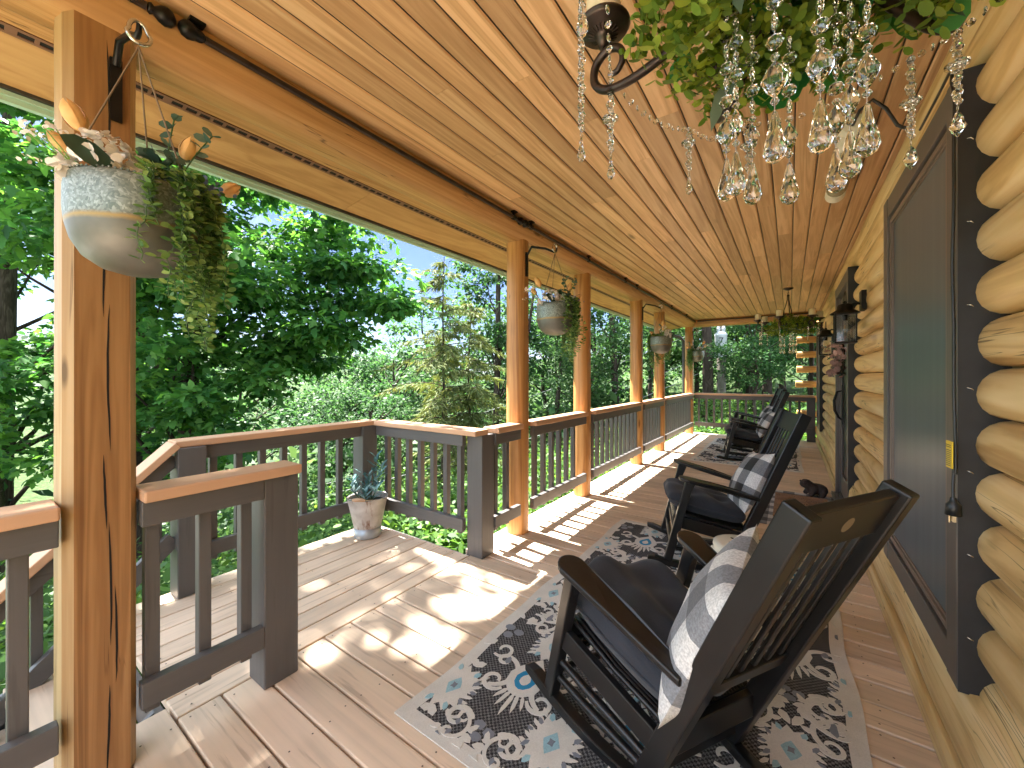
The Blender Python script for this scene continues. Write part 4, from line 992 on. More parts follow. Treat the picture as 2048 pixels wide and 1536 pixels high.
# ------------------------------------------------------------------ stools, bucket, figurine
def stool(label,x,y,z):
    t=thing('garden_stool',label,'stool',(x,y,z),0,'cream ceramic garden stools'); m=MB()
    m.lathe([(0,.0),(.118,.0),(.122,.012),(.118,.03),(.14,.10),(.15,.20),(.143,.30),(.122,.375),(.126,.392),(.122,.405),(.10,.412),(0,.414)],(0,0,0),36); m.build('stool_body',[M['stool']],t,False)
    m=MB()
    for zc in (.05,.36):
        for k in range(22):
            a=2*math.pi*k/22; r=(.126 if zc<.1 else .128); m.lathe([(0,.009),(.006,.006),(.008,0),(.006,-.006),(0,-.009)],(r*math.cos(a),r*math.sin(a),zc),8)
    o=m.build('bead_row',[M['stool']],t,False); o['kind']='stuff'
    m=MB()
    for k in range(5):
        a=2*math.pi*k/5; c=(.045*math.cos(a),.045*math.sin(a)); m.prism([(c[0]+.016*math.cos(a)*math.cos(g)-.007*math.sin(a)*math.sin(g),c[1]+.016*math.sin(a)*math.cos(g)+.007*math.cos(a)*math.sin(g)) for g in [i*math.pi/6 for i in range(12)]],.4135,.4150)
    m.build('pierced_flower',[M['darkhole']],t,False)
stool('cream ceramic stool between the nearest and middle rocking chairs',-.20,2.28,.0105)
stool('cream ceramic stool between the two far rocking chairs',-.25,7.65,.0105)
def bucket():
    x,y=-2.725,1.93; t=thing('bucket','rusty whitewashed metal bucket planter standing in the landing corner','bucket',(x,y,0))
    m=MB(); m.lathe([(.100,.075),(.112,.12),(.136,.235),(.150,.298),(.155,.305),(.150,.308),(.143,.298),(.105,.09)],(0,0,0),36); m.build('bucket_body',[M['bucket']],t,False)
    m=MB(); m.lathe([(0,.001),(.099,.001),(.101,.004),(.103,.074),(.0,.078)],(0,0,0),36); m.build('foot_band',[M['bucketbase']],t,False)
    m=MB(); m.lathe([(0,.262),(.139,.262)],(0,0,0),24); m.build('moss',[M['soil']],t,False)
    m=MB(); pts=[(.155*math.cos(a),.155*math.sin(a),.300+.018*math.sin((a+2.6)*1.0)) for a in [-2.65+i*.16 for i in range(20)]]; m.tube(pts,.0035,6); m.build('bail_handle',[M['steel']],t,False)
    a0,a1=pts[9],pts[13]; m=MB(); m.tube([Vector(pts[8]),Vector(pts[9])*1.01,Vector(pts[10])*1.02,Vector(pts[11])*1.02,Vector(pts[12])],[.009,.014,.0145,.014,.009],10); m.build('wooden_grip',[plain('bare wood grip',(.52,.33,.2),.6)],t,False)
    p=thing('leafy_plant','blue green leafy stems standing in the rusty bucket','plant',(x,y,.262))
    rr=random.Random(8); P=[];D=[];U=[];Sz=[];ms=MB()
    stems=[(-.14,.05,.24),(.02,.06,.34),(.13,.02,.24),(-.09,-.09,.13),(.10,-.10,.12),(-.02,.02,.2),(.17,-.05,.14),(-.17,-.02,.15),(.06,.08,.27)]
    for sx,sy,h in stems:
        k=9; base=Vector((sx*.25,sy*.25,.0)); tip=Vector((sx,sy,h)); prev=None; pts=[]
        for i in range(k+1):
            q=i/k; pts.append(base.lerp(tip,q)+Vector((sx,sy,0))*.3*math.sin(q*3.14)*.3)
        ms.tube(pts,.0028,5)
        for i in range(3,k+1):
            for s in (-1,1):
                d=(pts[i]-pts[i-1]).normalized(); az=rr.uniform(0,6.28) if i<k else 0
                o=Vector((math.cos(az+s*1.57),math.sin(az+s*1.57),.35))
                P.append(pts[i]); D.append(o+d*.6); U.append(Vector((-o.x*.4,-o.y*.4,1))); Sz.append(rr.uniform(.055,.095))
    ms.build('stems',[M['stem']],p,False)
    V,n=leafpack(P,D,U,Sz,T_LANCE); leafmesh('leaves',[(V,n,T_LANCE,0)],[M['eucablue']],p,False)
bucket()
def skinmesh(name,verts,edges,radii,mats,parent=None,loc=(0,0,0),sub=2,label=None,cat=None):
    me=bpy.data.meshes.new(name); me.from_pydata(verts,edges,[]); me.materials.append(mats)
    o=bpy.data.objects.new(name,me); COL.objects.link(o); o.location=loc
    if parent: o.parent=parent
    sk=o.modifiers.new('skin','SKIN'); 
    for i,r in enumerate(radii): me.skin_vertices[0].data[i].radius=(r,r)
    me.skin_vertices[0].data[0].use_root=True; sk.use_smooth_shade=True
    s=o.modifiers.new('sub','SUBSURF'); s.levels=sub; s.render_levels=sub
    if label: tag(o,label,cat)
    return o
def figurine():
    V=[(0,0,.075),(.055,0,.085),(.095,0,.125),(.135,0,.128),(.165,0,.118),(-.05,0,.065),(-.09,0,.03),
       (.07,.045,.05),(.10,.055,.012),(.07,-.045,.05),(.10,-.055,.012),(-.03,.06,.04),(.02,.085,.012),(-.03,-.06,.04),(.02,-.085,.012),
       (.100,.032,.165),(.100,-.032,.165)]
    Ed=[(0,1),(1,2),(2,3),(3,4),(0,5),(5,6),(1,7),(7,8),(1,9),(9,10),(0,11),(11,12),(0,13),(13,14),(2,15),(2,16)]
    Rr=[.065,.060,.048,.042,.022,.060,.03,.03,.018,.03,.018,.035,.02,.035,.02,.016,.016]
    o=skinmesh('garden_figurine',V,Ed,Rr,M['stone'],None,(.235,5.22,-.002),2,'small brown stone animal figurine crouching beside the house door','figurine')
    o.rotation_euler=(0,0,R(205))
    m=MB()
    for s in (-1,1): m.lathe([(0,.010),(.007,.007),(.010,0),(.007,-.007),(0,-.010)],(.142,s*.036,.150),10)
    m.build('eye',[M['stone']],o,False)
figurine()
# fallen leaves on the boards
for k,(x,y,a,l) in enumerate(((-2.62,1.05,.6,'curled green leaf lying on the outer landing boards'),(-1.42,2.83,2.,'small dry leaf among the shadow stripes beside the rug'),(-1.30,1.33,1.1,'tiny brown leaf caught in a deck gap near the rug corner'),(-1.02,4.7,2.4,'dark dry leaf on the deck beyond the middle rocking chair'),(-2.28,1.62,.2,'dry leaf on the damp landing boards near the bucket'))):
    V,n=leafpack([(0,0,.006)],[(1,.1,.12)],[(0,.3,1)],[.05 if k==0 else .036],T_LANCE)
    o=leafmesh('fallen_leaf',[(V,n,T_LANCE,0)],[M['deadleaf']],None); o.location=(x,y,0); o.rotation_euler=(0,0,a); tag(o,l,'leaf','fallen leaves on the deck')
# ------------------------------------------------------------------ wall lanterns, cord, ceiling speaker
def lantern():
    t=thing('wall_lantern','x','lantern'); m=MB()     # local: wall at x=+.09, lantern hangs at origin (bottom z=0)
    w_=.058
    for sx in (-1,1):
        for sy in (-1,1): m.box(sx*w_-.005,sx*w_+.005,sy*w_-.005,sy*w_+.005,.0,.20)
    m.box(-w_-.006,w_+.006,-w_-.006,w_+.006,-.012,.0); m.box(-w_-.004,w_+.004,-w_-.004,w_+.004,.195,.207); m.build('cage',[M['blackmetal']],t,False)
    m=MB(); m.lathe([(.088,.205),(.080,.215),(.05,.235),(.045,.262),(.04,.272),(.0,.285)],(0,0,0),24); m.lathe([(.012,.28),(.014,.292),(0,.30)],(0,0,0),10); m.build('roof_cap',[M['blackmetal']],t,False)
    m=MB(); 
    for a,b,c,d in ((-w_,-w_+.002,-w_,w_),(w_-.002,w_,-w_,w_),(-w_,w_,-w_,-w_+.002),(-w_,w_,w_-.002,w_)): m.box(a+(.005 if a==-w_ and b==w_ else 0),b-(.005 if a==-w_ and b==w_ else 0),c+(.005 if c==-w_ and d==w_ else 0),d-(.005 if c==-w_ and d==w_ else 0),.002,.194)
    m.build('glass',[M['pane']],t,False)
    m=MB(); m.lathe([(0,.20),(.016,.20),(.016,.155),(0,.155)],(0,0,0),12); m.build('socket',[M['blackmetal']],t,False)
    m=MB(); m.lathe([(.012,.155),(.014,.145),(.028,.105),(.032,.085),(.028,.065),(.012,.045),(0,.042)],(0,0,0),18); m.build('bulb',[M['pane']],t,False)
    m=MB(); m.tube([(0,.012*math.cos(i),.07+.05*i/9) for i in range(10)],.0012,4); m.build('filament',[plain('filament',(.7,.35,.08),.4)],t,False)
    m=MB(); m.tube([(.0,.07*math.cos(R(a)),.285+.085*math.sin(R(a))) for a in range(-15,200,15)],.003,6); m.build('bail_loop',[M['blackmetal']],t,False)
    m=MB(); m.box(.085,.115,-.055,.055,.22,.36); m.tube([(.09,0,.27),(.05,0,.275),(.03,0,.262)],.008,8); m.build('wall_bracket',[M['blackmetal']],t,False,.006)
    return t
l1=lantern(); l1.location=(.33,3.79,1.50); tag(l1,'black glass wall lantern with a clear bulb just before the door','lantern',None,'wall lanterns by the door')
l2=copy_tree(l1); l2.location=(.335,5.78,1.50); l2['label']='black wall lantern hanging beyond the door, smaller in view'
def cord():
    t=thing('extension_cord','black power cord with yellow tag hanging beside the near window','cord',(.39,1.67,1.5)); m=MB(); rr=random.Random(1)
    pts=[(.39,2.05,2.15),(.392,1.80,2.155),(.388,1.688,2.15),(.386,1.683,2.10)]; pts+=[(.388,1.672+.010*math.sin(z*5)+.004*math.sin(z*17),z) for z in [2.05-.06*i for i in range(19)]]
    m.tube(pts,.0042,8); m.build('cable',[M['cord']],t)
    m=MB(); m.tube([(.388,1.672,.985),(.384,1.664,.94),(.382,1.655,.90)],.0038,8); m.build('cable_end',[M['cord']],t)
    m=MB(); c=(.384,1.675); m.hexa([(.376,1.692,.985),(.3785,1.652,.985),(.3815,1.652,.985),(.379,1.692,.985),(.376,1.69,1.062),(.3785,1.65,1.062),(.3815,1.65,1.062),(.379,1.69,1.062)]); tg=m.build('warning_tag',[M['yellow']],t)
    m=MB()
    for i in range(11):
        z=1.05-.0055*i-(.004 if i>1 else 0); m.hexa([(.3752,1.687,z),(.3775,1.657,z),(.378,1.657,z),(.3757,1.687,z),(.3752,1.687,z+.0022),(.3775,1.657,z+.0022),(.378,1.657,z+.0022),(.3757,1.687,z+.0022)])
    m.build('fine_print',[M['cord']],tg)
    m=MB(); m.lathe([(.007,.045),(.009,.035),(.016,.026),(.018,-.004),(.0,-.004)],(.382,1.652,.858),12); m.build('plug',[M['cord']],t)
    m=MB()
    for d in (-.007,.007): m.box(.378,.386,1.652+d-.001,1.652+d+.001,.835,.854)
    m.tube([(.374,1.652,.854),(.374,1.652,.832)],.0025,6); m.build('prong',[plain('brass prong',(.6,.5,.35),.3,1.)],t)
    m=MB(); 
    for i in range(7):
        z=1.93-.24*i; m.tube([(.432,1.6975,z),(.426,1.692,z+.004),(.420,1.6975,z+.006)],.0018,5)
    o=m.build('cable_staple',[M['steel']],t); o['kind']='stuff'
cord()
def speaker():
    t=thing('ceiling_speaker','cream cylindrical fixture with perforated grille mounted on the ceiling near the log wall','fixture',(.235,2.85,2.40))
    m=MB(); A=(.235,2.42,2.40); Bq=(.235,3.28,2.40)
    def cyl(m,y0,y1,r,n=20): m.tube([(.235,y0,2.402),(.235,y1,2.402)],r,n)
    m=MB(); cyl(m,2.40,2.56,.052); m.tube([(.235,2.392,2.402),(.235,2.40,2.402)],[.035,.052],20); m.build('end_cap',[M['white']],t)
    m=MB(); cyl(m,2.562,3.16,.050); m.build('grille',[plain('perforated cream metal',(.33,.29,.2),.4,.3,.5,.5,400)],t)
    m=MB(); cyl(m,3.162,3.26,.052); m.build('end_cap',[M['white']],t)
    m=MB(); m.box(.225,.245,2.5,2.53,2.44,2.462); m.box(.225,.245,3.1,3.13,2.44,2.462); m.build('mount',[M['white']],t)
    m=MB(); m.tube([(.235,2.40,2.40),(.25,2.30,2.41),(.29,2.28,2.43),(.34,2.33,2.40),(.38,2.36,2.33),(.43,2.38,2.30)],.007,8); m.build('black_lead',[M['cord']],t)
speaker()
# ------------------------------------------------------------------ curtain rods under the beam
def rod(label,pts,fin=(True,True),br=()):
    t=thing('curtain_rod',label,'curtain rod',pts[0],0,'black curtain rods along the beam'); m=MB(); m.tube(pts,.0125,12); m.build('rod',[M['bronze']],t)
    d=(Vector(pts[1])-Vector(pts[0])).normalized()
    for on,p,s in ((fin[0],Vector(pts[0]),-1),(fin[1],Vector(pts[-1]),1)):
        if on:
            m=MB(); q=p+d*s*.004; pr=[(.014,0),(.018,.006),(.012,.014),(.024,.028),(.029,.044),(.024,.060),(.01,.070),(0,.072)]
            m.tube([q+d*s*z for r,z in pr],[max(r,.0005) for r,z in pr],14); m.build('finial',[M['blackmetal']],t)
    for y in br:
        m=MB()
        if abs(d.y)>.5:
            x,z=pts[0][0],pts[0][2]; m.box(x-.012,x+.02,y-.022,y+.022,CZ-.010,CZ-.001); m.box(x-.006,x+.006,y-.01,y+.01,z+.012,CZ-.008); m.tube([(x,y-.012,z),(x,y+.012,z)],.019,12)
        else:
            m.box(y-.01,y+.01,pts[0][1]-.006,pts[0][1]+.006,pts[0][2],CZ-.004)
        m.build('bracket',[M['blackmetal']],t,True)
    return t
RX,RZ=-1.668,2.418
rod('near black curtain rod with ball finial beside the first hook',[(RX,-.7,RZ),(RX,.375,RZ)],(False,True),(.2,))
rod('long black curtain rod under the ceiling edge from the first to the second planter',[(RX,.53,RZ),(RX,1.5,RZ),(RX,2.46,RZ)],(True,True),(.505,2.42))
rod('black curtain rod running from the second planter to the far corner',[(RX,2.62,RZ),(RX,5.6,RZ),(RX,9.28,RZ)],(True,False),(2.66,3.75,4.85,5.3,7.2,8.4))
rod('black curtain rod across the far end of the porch',[(-1.63,9.31,2.425),(.40,9.31,2.425)],(False,False))
# ------------------------------------------------------------------ hanging planters
def plant_hook(label,y,L,z=2.16):
    m=MB(); x=-1.718
    m.box(x-.001,x+.010,y-.014,y+.014,z-.09,z+.10)
    m.tube([(x+.008,y,z+.08),(x+.05,y,z+.135),(x+L*.7,y,z+.10),(x+L,y,z+.06),(x+L+.018,y,z+.065),(x+L+.022,y,z+.09)],[.010,.010,.009,.008,.007,.006],8)
    return tag(m.build('plant_hook',[M['blackmetal']]),label,'hook','iron plant hooks on the posts')
plant_hook('black forged hook on the nearest log post',.315,.235,2.13); plant_hook('black hook on the log post by the second planter',2.668,.25,2.13)
plant_hook('black hook on the fourth log post',5.71,.25,2.13); plant_hook('small black hook near the far corner post',9.33,.09,2.13)
def planter_pot():
    t=thing('hanging_planter','x','planter'); m=MB()          # origin at rim centre
    prof=[(0,-.232),(.035,-.231),(.075,-.220),(.108,-.195),(.128,-.158),(.1375,-.118),(.1405,-.08),(.140,-.03),(.136,-.008),(.131,.0),(.127,-.006),(.133,-.06),(.11,-.17),(0,-.21)]
    m.lathe(prof,(0,0,0),44); m.build('bowl',[M['galv']],t,False)
    m=MB()
    for i in range(72):
        a=2*math.pi*i/72; m.lathe([(0,.003),(.0035,0),(0,-.003)],(.133*math.cos(a),.133*math.sin(a),.0),5)
    o=m.build('beaded_rim',[M['galv']],t,False); o['kind']='stuff'
    m=MB(); m.lathe([(0,-.03),(.130,-.03)],(0,0,0),24); m.build('moss',[M['soil']],t,False)
    H_=.400
    for k in range(3):
        a=R(35+120*k); m=MB(); m.tube([(.138*math.cos(a),.138*math.sin(a),-.01),(.0,.0,H_-.01)],.0022,5); m.build('cord',[M['cordjute']],t,False)
    m=MB(); m.tube([(.004*math.cos(g),.026*math.sin(g)*(.75 if math.cos(g)<0 else 1),H_+.030-.032*math.cos(g)) for g in [i*math.pi/10 for i in range(21)]],.0052,8); m.build('ring',[M['steel']],t,False)
    return t
def arrangement(seed,rich=True,vine_side=(0.55,.5)):
    """flowers in the bowl: origin at rim centre; camera side is +x/-y"""
    rr=random.Random(seed); rg=np.random.default_rng(seed); t=thing('flower_arrangement','x','flowers')
    # tulips
    def tulip(base,tip,s=1.):
        g=tag(one('tulip',[M['tulip']],lambda m:None,t,False)) if False else None
        m=MB(); d=(Vector(tip)-Vector(base)).normalized(); 
        q=d.to_track_quat('Z','Y').to_matrix().to_4x4(); mt=Matrix.Translation(tip)@q
        for k in range(6):
            a0=k*math.pi/3; rows=[]; inn=.86 if k%2 else 1.
            for z,r,wd in ((-.004,.004,.6),(.008,.0155,.62),(.024,.0205,.60),(.042,.0185,.52),(.056,.012,.36),(.066,.005,.1)):
                rows.append([mt@Vector((r*inn*s*math.cos(a0+f*wd),r*inn*s*math.sin(a0+f*wd),z*s*(1.03 if k%2 else 1))) for f in (-1,-.33,.33,1)])
            vs=[p for r_ in rows for p in r_]; m.add(vs,[(i*4+j,i*4+j+1,(i+1)*4+j+1,(i+1)*4+j) for i in range(5) for j in range(3)],0,True)
        o=m.build('tulip',[M['tulip']],t,False)
        m=MB(); m.tube([base,(Vector(base)+Vector(tip))/2+Vector((0,0,-.01)),tip],.003,6); m.build('stem',[M['stem']],o,False)
    tulip((.0,-.05,-.02),(-.055,-.10,.135),1.25); tulip((-.02,-.06,-.02),(-.075,-.12,.075),.95); tulip((.03,.06,-.02),(.055,.085,.105),1.0); tulip((.05,.12,-.0),(.03,.185,.055),1.05)
    # hydrangea head
    c=[];
    P=[];D=[];U=[];Sz=[]
    for cx,cy,cz,r,k in ((.045,-.075,.045,.05,46),(.06,-.02,.03,.035,26),(.0,-.135,.0,.022,9),(.10,-.03,.012,.022,12)):
        for i in range(k):
            v=Vector((rr.gauss(0,1),rr.gauss(0,1),rr.gauss(.3,1))).normalized()
            for q in range(3):
                P.append((cx+v.x*r,cy+v.y*r,cz+v.z*r*.85)); o=Vector((rr.gauss(0,1),rr.gauss(0,1),rr.gauss(0,1))); D.append(o-v*o.dot(v)+v*.55); U.append(v); Sz.append(rr.uniform(.016,.026))
    V,n=leafpack(P,D,U,Sz,T_ROUND); leafmesh('hydrangea',[(V,n,T_ROUND,0)],[M['petal']],t,False)
    # big dark leaves
    for p_,d_,u_,s_ in (((.075,-.05,.0),(.15,-.85,.38),(.95,.1,.35),.115),((.09,.0,.0),(.1,.75,.4),(.95,-.2,.3),.10),((.03,-.01,.03),(-.05,.35,.6),(.95,0,.3),.09)):
        V,n=leafpack([p_],[d_],[u_],[s_],T_OVAL); leafmesh('broad_leaf',[(V,n,T_OVAL,0)],[M['darkleaf']],t,False)
    # eucalyptus sprigs
    P=[];D=[];U=[];Sz=[];ms=MB()
    for bx,by,tx,ty,tz in ((.03,.04,.06,.06,.20),(.04,.05,.09,.14,.185),(.02,.0,.04,.02,.10),(.05,.02,.10,.05,.07)):
        pts=[Vector((bx,by,-.02)).lerp(Vector((tx,ty,tz)),i/8)+Vector((0,0,.015*math.sin(i/8*3.1))) for i in range(9)]; ms.tube(pts,.002,5)
        for i in range(2,9):
            for s in (-1,1):
                a=rr.uniform(0,6.28); P.append(pts[i]); o=Vector((math.cos(a)*s,math.sin(a)*s,.3)); D.append(o); U.append(Vector((.8,-.4,.6))+Vector((rr.gauss(0,.4),rr.gauss(0,.4),0))); Sz.append(rr.uniform(.022,.034))
    sp=ms.build('eucalyptus_sprig',[M['stem']],t,False); V,n=leafpack(P,D,U,Sz,T_ROUND); leafmesh('sprig_leaves',[(V,n,T_ROUND,0)],[M['euca']],sp,False)
    # white filler sprig
    P=[];D=[];U=[];Sz=[];ms=MB();Pf=[]
    for k in range(9):
        b=Vector((-.05,-.09,-.01)); tp=Vector((-.10+rr.uniform(-.05,.05),-.165+rr.uniform(-.04,.05),rr.uniform(.04,.14))); ms.tube([b,b.lerp(tp,.5)+Vector((0,0,.01)),tp],.0014,4)
        for q in range(5): P.append(b.lerp(tp,.3+.14*q)); D.append((rr.gauss(0,1),rr.gauss(0,1),.6)); U.append((rr.gauss(0,1),rr.gauss(0,1),1)); Sz.append(rr.uniform(.012,.022))
        for q in range(7): Pf.append(tp+Vector((rr.gauss(0,.008),rr.gauss(0,.008),rr.gauss(0,.006))))
    sp=ms.build('filler_sprig',[plain('fresh green stem',(.16,.30,.04),.6)],t,False); V,n=leafpack(P,D,U,Sz,T_LANCE); leafmesh('filler_leaves',[(V,n,T_LANCE,0)],[plain('fresh filler leaf',(.17,.33,.05),.5)],sp,False)
    V,n=leafpack(Pf,rg.normal(size=(len(Pf),3)),rg.normal(size=(len(Pf),3)),np.full(len(Pf),.011),T_ROUND); leafmesh('filler_blossoms',[(V,n,T_ROUND,0)],[M['petal']],sp,False)
    # blue blossoms
    k=110; P=np.stack([rg.normal(.06,.022,k),rg.normal(.125,.022,k),rg.normal(.03,.010,k)],1); V,n=leafpack(P,rg.normal(size=(k,3)),rg.normal(size=(k,3)),np.full(k,.013),T_ROUND); leafmesh('blue_blossoms',[(V,n,T_ROUND,0)],[M['bluefl']],t,False)
    # trailing vines
    ms=MB(); P=[];D=[];U=[];Sz=[]
    for k in range(44 if rich else 24):
        a=R(rr.uniform(-8,120)); r0=.11; L=rr.choice((.10,.16,.22,.30,.36,.42))*rr.uniform(.75,1.1)*(1 if rich else .8)
        p=Vector((r0*math.cos(a),r0*math.sin(a),.0)); pts=[p*.6+Vector((0,0,-.01)),p+Vector((0,0,rr.uniform(.015,.05)))]
        out=Vector((math.cos(a),math.sin(a),0)); q=pts[-1]+out*rr.uniform(.035,.06); n_=int(L/.016)+2
        for i in range(n_):
            q=q+Vector((rr.gauss(0,.004),rr.gauss(0,.004),-.016))+out*(.004 if i<3 else -.0006); pts.append(q.copy())
        ms.tube(pts,.0013,4)
        for i in range(1,len(pts)):
            for s in range(3):
                aa=rr.uniform(0,6.28); o=Vector((math.cos(aa),math.sin(aa),rr.uniform(-.2,.5))); P.append(pts[i]+o*.002); D.append(o); U.append(Vector((out.x*.7+rr.gauss(0,.5),out.y*.7+rr.gauss(0,.5),.7))); Sz.append(rr.uniform(.015,.026)*(1.25 if rr.random()<.15 else 1))
    vi=ms.build('trailing_vine',[M['stem']],t,False); V,n=leafpack(P,D,U,Sz,T_OVAL); leafmesh('vine_leaves',[(V,n,T_OVAL,0)],[M['vine']],vi,False)
    # mounded filler greenery
    k=420; a=rg.random(k)*6.28; r=.115*np.sqrt(rg.random(k)); P=np.stack([r*np.cos(a),r*np.sin(a),.02*rg.random(k)-.012+.03*np.clip(np.sin(a),0,1)],1)
    V,n=leafpack(P,np.concatenate([rg.normal(size=(k,2)),np.abs(rg.normal(size=(k,1)))*.6],1),rg.normal(size=(k,3))*.5+[0,0,1],.012+.012*rg.random(k),T_OVAL); leafmesh('filler_greenery',[(V,n,T_OVAL,0)],[M['vine']],t,False)
    return t
pp=planter_pot(); pp.location=(-1.455,.312,1.755); tag(pp,'large galvanised hanging bowl by the nearest log post','planter',None,'galvanised hanging planters')
aa=arrangement(3); aa.location=(-1.455,.312,1.755); tag(aa,'peach tulips, ivory hydrangea and trailing vines in the nearest hanging bowl','flowers',None,'flowers in the hanging planters')
for lab,lab2,x,y,z,rz,seed in (('galvanised hanging bowl between the second and third log posts','dense green vines with small tulips in the second hanging bowl',-1.46,2.668,1.79,-.4,None),
    ('hanging bowl in front of the fifth log post','green vines and pale flowers in the hanging bowl before the fifth post',-1.46,5.70,1.79,1.0,None),
    ('small pale hanging planter beside the far corner post','pale blossoms spilling from the planter at the far corner',-1.62,9.20,1.78,2.2,None)):
    p=copy_tree(pp); p.location=(x,y,z); p.rotation_euler=(0,0,rz); p['label']=lab
    q=copy_tree(aa); q.location=(x,y,z); q.rotation_euler=(0,0,rz); q['label']=lab2
# ------------------------------------------------------------------ chandeliers
def smooth(p,k):
    o=[]; p=[p[0]]+list(p)+[p[-1]]
    for i in range(1,len(p)-2):
        for j in range(k):
            t=j/k; o.append(tuple(.5*((2*p[i][d])+(-p[i-1][d]+p[i+1][d])*t+(2*p[i-1][d]-5*p[i][d]+4*p[i+1][d]-p[i+2][d])*t*t+(-p[i-1][d]+3*p[i][d]-3*p[i+1][d]+p[i+2][d])*t**3) for d in range(len(p[0]))))
    return o+[tuple(p[-2])]
def chandelier():
    t=thing('chandelier','x','chandelier')          # origin: centre at ceiling height (z=2.46), local z down
    rr=random.Random(21); rg=np.random.default_rng(21); Z=lambda z:z-2.46
    m=MB(); m.lathe([(0,0),(.06,-.001),(.058,-.012),(.02,-.03),(0,-.03)],(0,0,0),24); m.tube([(0,0,-.03),(0,0,-.06)],.004,6); m.tube([(.0,.016*math.sin(g),-.075+.017*math.cos(g)) for g in [i*math.pi/8 for i in range(17)]],.0035,6); m.build('ceiling_hook',[M['bronze']],t,False)
    m=MB(); m.lathe([(.013,-.09),(.016,-.096),(.016,-.112),(.0,-.115)],(0,0,0),14); 
    for k in range(3):
        a=R(20+120*k); m.tube([(math.cos(a)*r,math.sin(a)*r,z) for r,z in ((.010,-.10),(.012,-.16),(.028,-.23),(.050,-.30),(.055,-.35),(.045,-.42),(.02,-.47),(.006,-.50))],.006,8)
    m.lathe([(0,-.44),(.018,-.45),(.03,-.475),(.034,-.50),(.02,-.53),(.012,-.56),(.02,-.58),(.008,-.60),(0,-.605)],(0,0,0),20); m.build('stem',[M['bronze']],t,False)
    for k in range(6):
        a=R(170-60*k+(6 if k==1 else 0)); c,s=math.cos(a),math.sin(a)
        arm=one('arm',[M['bronze']],lambda m:m.tube([(c*r,s*r,Z(z)) for r,z in smooth(((.02,2.00),(.08,1.955),(.16,1.91),(.25,1.885),(.315,1.880),(.362,1.892),(.386,1.922),(.380,1.958),(.350,1.974),(.322,1.962),(.314,1.936),(.328,1.916),(.348,1.918)),5)],[.0095]*38+[.0095-.00018*i for i in range(23)],10),t,False)
        cc=(c*.362,s*.362,0)
        m=MB(); m.lathe([(0,Z(1.985)),(.010,Z(1.986)),(.014,Z(2.002)),(.020,Z(2.012)),(.052,Z(2.024)),(.0585,Z(2.032)),(.0575,Z(2.036)),(.03,Z(2.034)),(0,Z(2.034))],cc,28)
        for q in range(22):
            g=q*2*math.pi/22; m.tube([(cc[0]+.020*math.cos(g),cc[1]+.02*math.sin(g),Z(2.0115)),(cc[0]+.033*math.cos(g),cc[1]+.033*math.sin(g),Z(2.0165))],.0014,4)
        m.build('drip_cup',[M['bronze']],arm,False)
        tilt=.35 if k==3 else 0
        m=MB(); m.lathe([(.0,Z(2.036)),(.037,Z(2.036)),(.038,Z(2.045)),(.0375,Z(2.118)),(.034,Z(2.122)),(0,Z(2.117))],cc,20); m.build('candle',[M['cream']],arm,False)
    # leafy wreath: boxwood sprigs + round silk leaves on a ring
    k=760; th=rg.random(k)*2*math.pi; ph=rg.random(k)*2*math.pi; rad=.195; r=.088*np.sqrt(rg.random(k))
    base=np.stack([(rad+r*np.cos(ph))*np.cos(th),(rad+r*np.cos(ph))*np.sin(th),Z(1.945)+r*np.sin(ph)*.8],1)
    P=[];D=[];U=[]
    for i in range(k):
        if abs((math.degrees(th[i])-172+180)%360-180)<24 and ph[i]%6.283<4.0: continue
        o=Vector((math.cos(ph[i])*math.cos(th[i]),math.cos(ph[i])*math.sin(th[i]),math.sin(ph[i])-.25))+Vector(rg.normal(size=3)*.5); o.normalize(); p=Vector(base[i]); L=rg.uniform(.04,.085)
        for q in range(5):
            c_=p+o*(L*q/4)
            for s in (0,1):
                g=q*1.57+s*math.pi; b=o.orthogonal().normalized(); d=b*math.cos(g)+o.cross(b)*math.sin(g)+o*.5
                P.append(c_); D.append(d); U.append(o+Vector(rg.normal(size=3)*.25))
    wr=thing('greenery','x','x'); wr.parent=t; wr.location=(.04,.015,0) 
    for kk in ('label','category'): del wr[kk]
    V,n=leafpack(P,D,U,.017+.012*rg.random(len(P)),T_OVAL); leafmesh('boxwood_sprigs',[(V,n,T_OVAL,0)],[M['box']],wr,False)
    k=46; th=R(215)+rg.random(k)*R(300); ph=rg.random(k)*6.283; P=np.stack([(.20+.07*np.cos(ph))*np.cos(th),(.20+.07*np.cos(ph))*np.sin(th),Z(1.94)+.07*np.sin(ph)],1)
    D=np.stack([np.cos(th)*np.cos(ph),np.sin(th)*np.cos(ph),np.sin(ph)-.4],1)+rg.normal(size=(k,3))*.5
    V,n=leafpack(P,D,rg.normal(size=(k,3))+[0,0,.6],.05+.03*rg.random(k),T_ROUND); leafmesh('round_leaves',[(V,n,T_ROUND,0)],[M['biground']],wr,False)
    k=40; th=R(200)+rg.random(k)*R(300); ph=rg.random(k)*6.283; P=np.stack([(.20+.06*np.cos(ph))*np.cos(th),(.20+.06*np.cos(ph))*np.sin(th),Z(1.93)+.06*np.sin(ph)],1); D=np.stack([np.cos(th),np.sin(th),-.9+0*th],1)+rg.normal(size=(k,3))*.6
    V,n=leafpack(P,D,rg.normal(size=(k,3))+[0,0,.4],.06+.04*rg.random(k),T_LANCE); leafmesh('long_leaves',[(V,n,T_LANCE,0)],[M['euca']],wr,False)
    m=MB(); m.tube([(.195*math.cos(g),.195*math.sin(g),Z(1.95)) for g in [i*math.pi/24 for i in range(49)]],.012,6); m.build('wreath_ring',[M['bark']],wr,False)
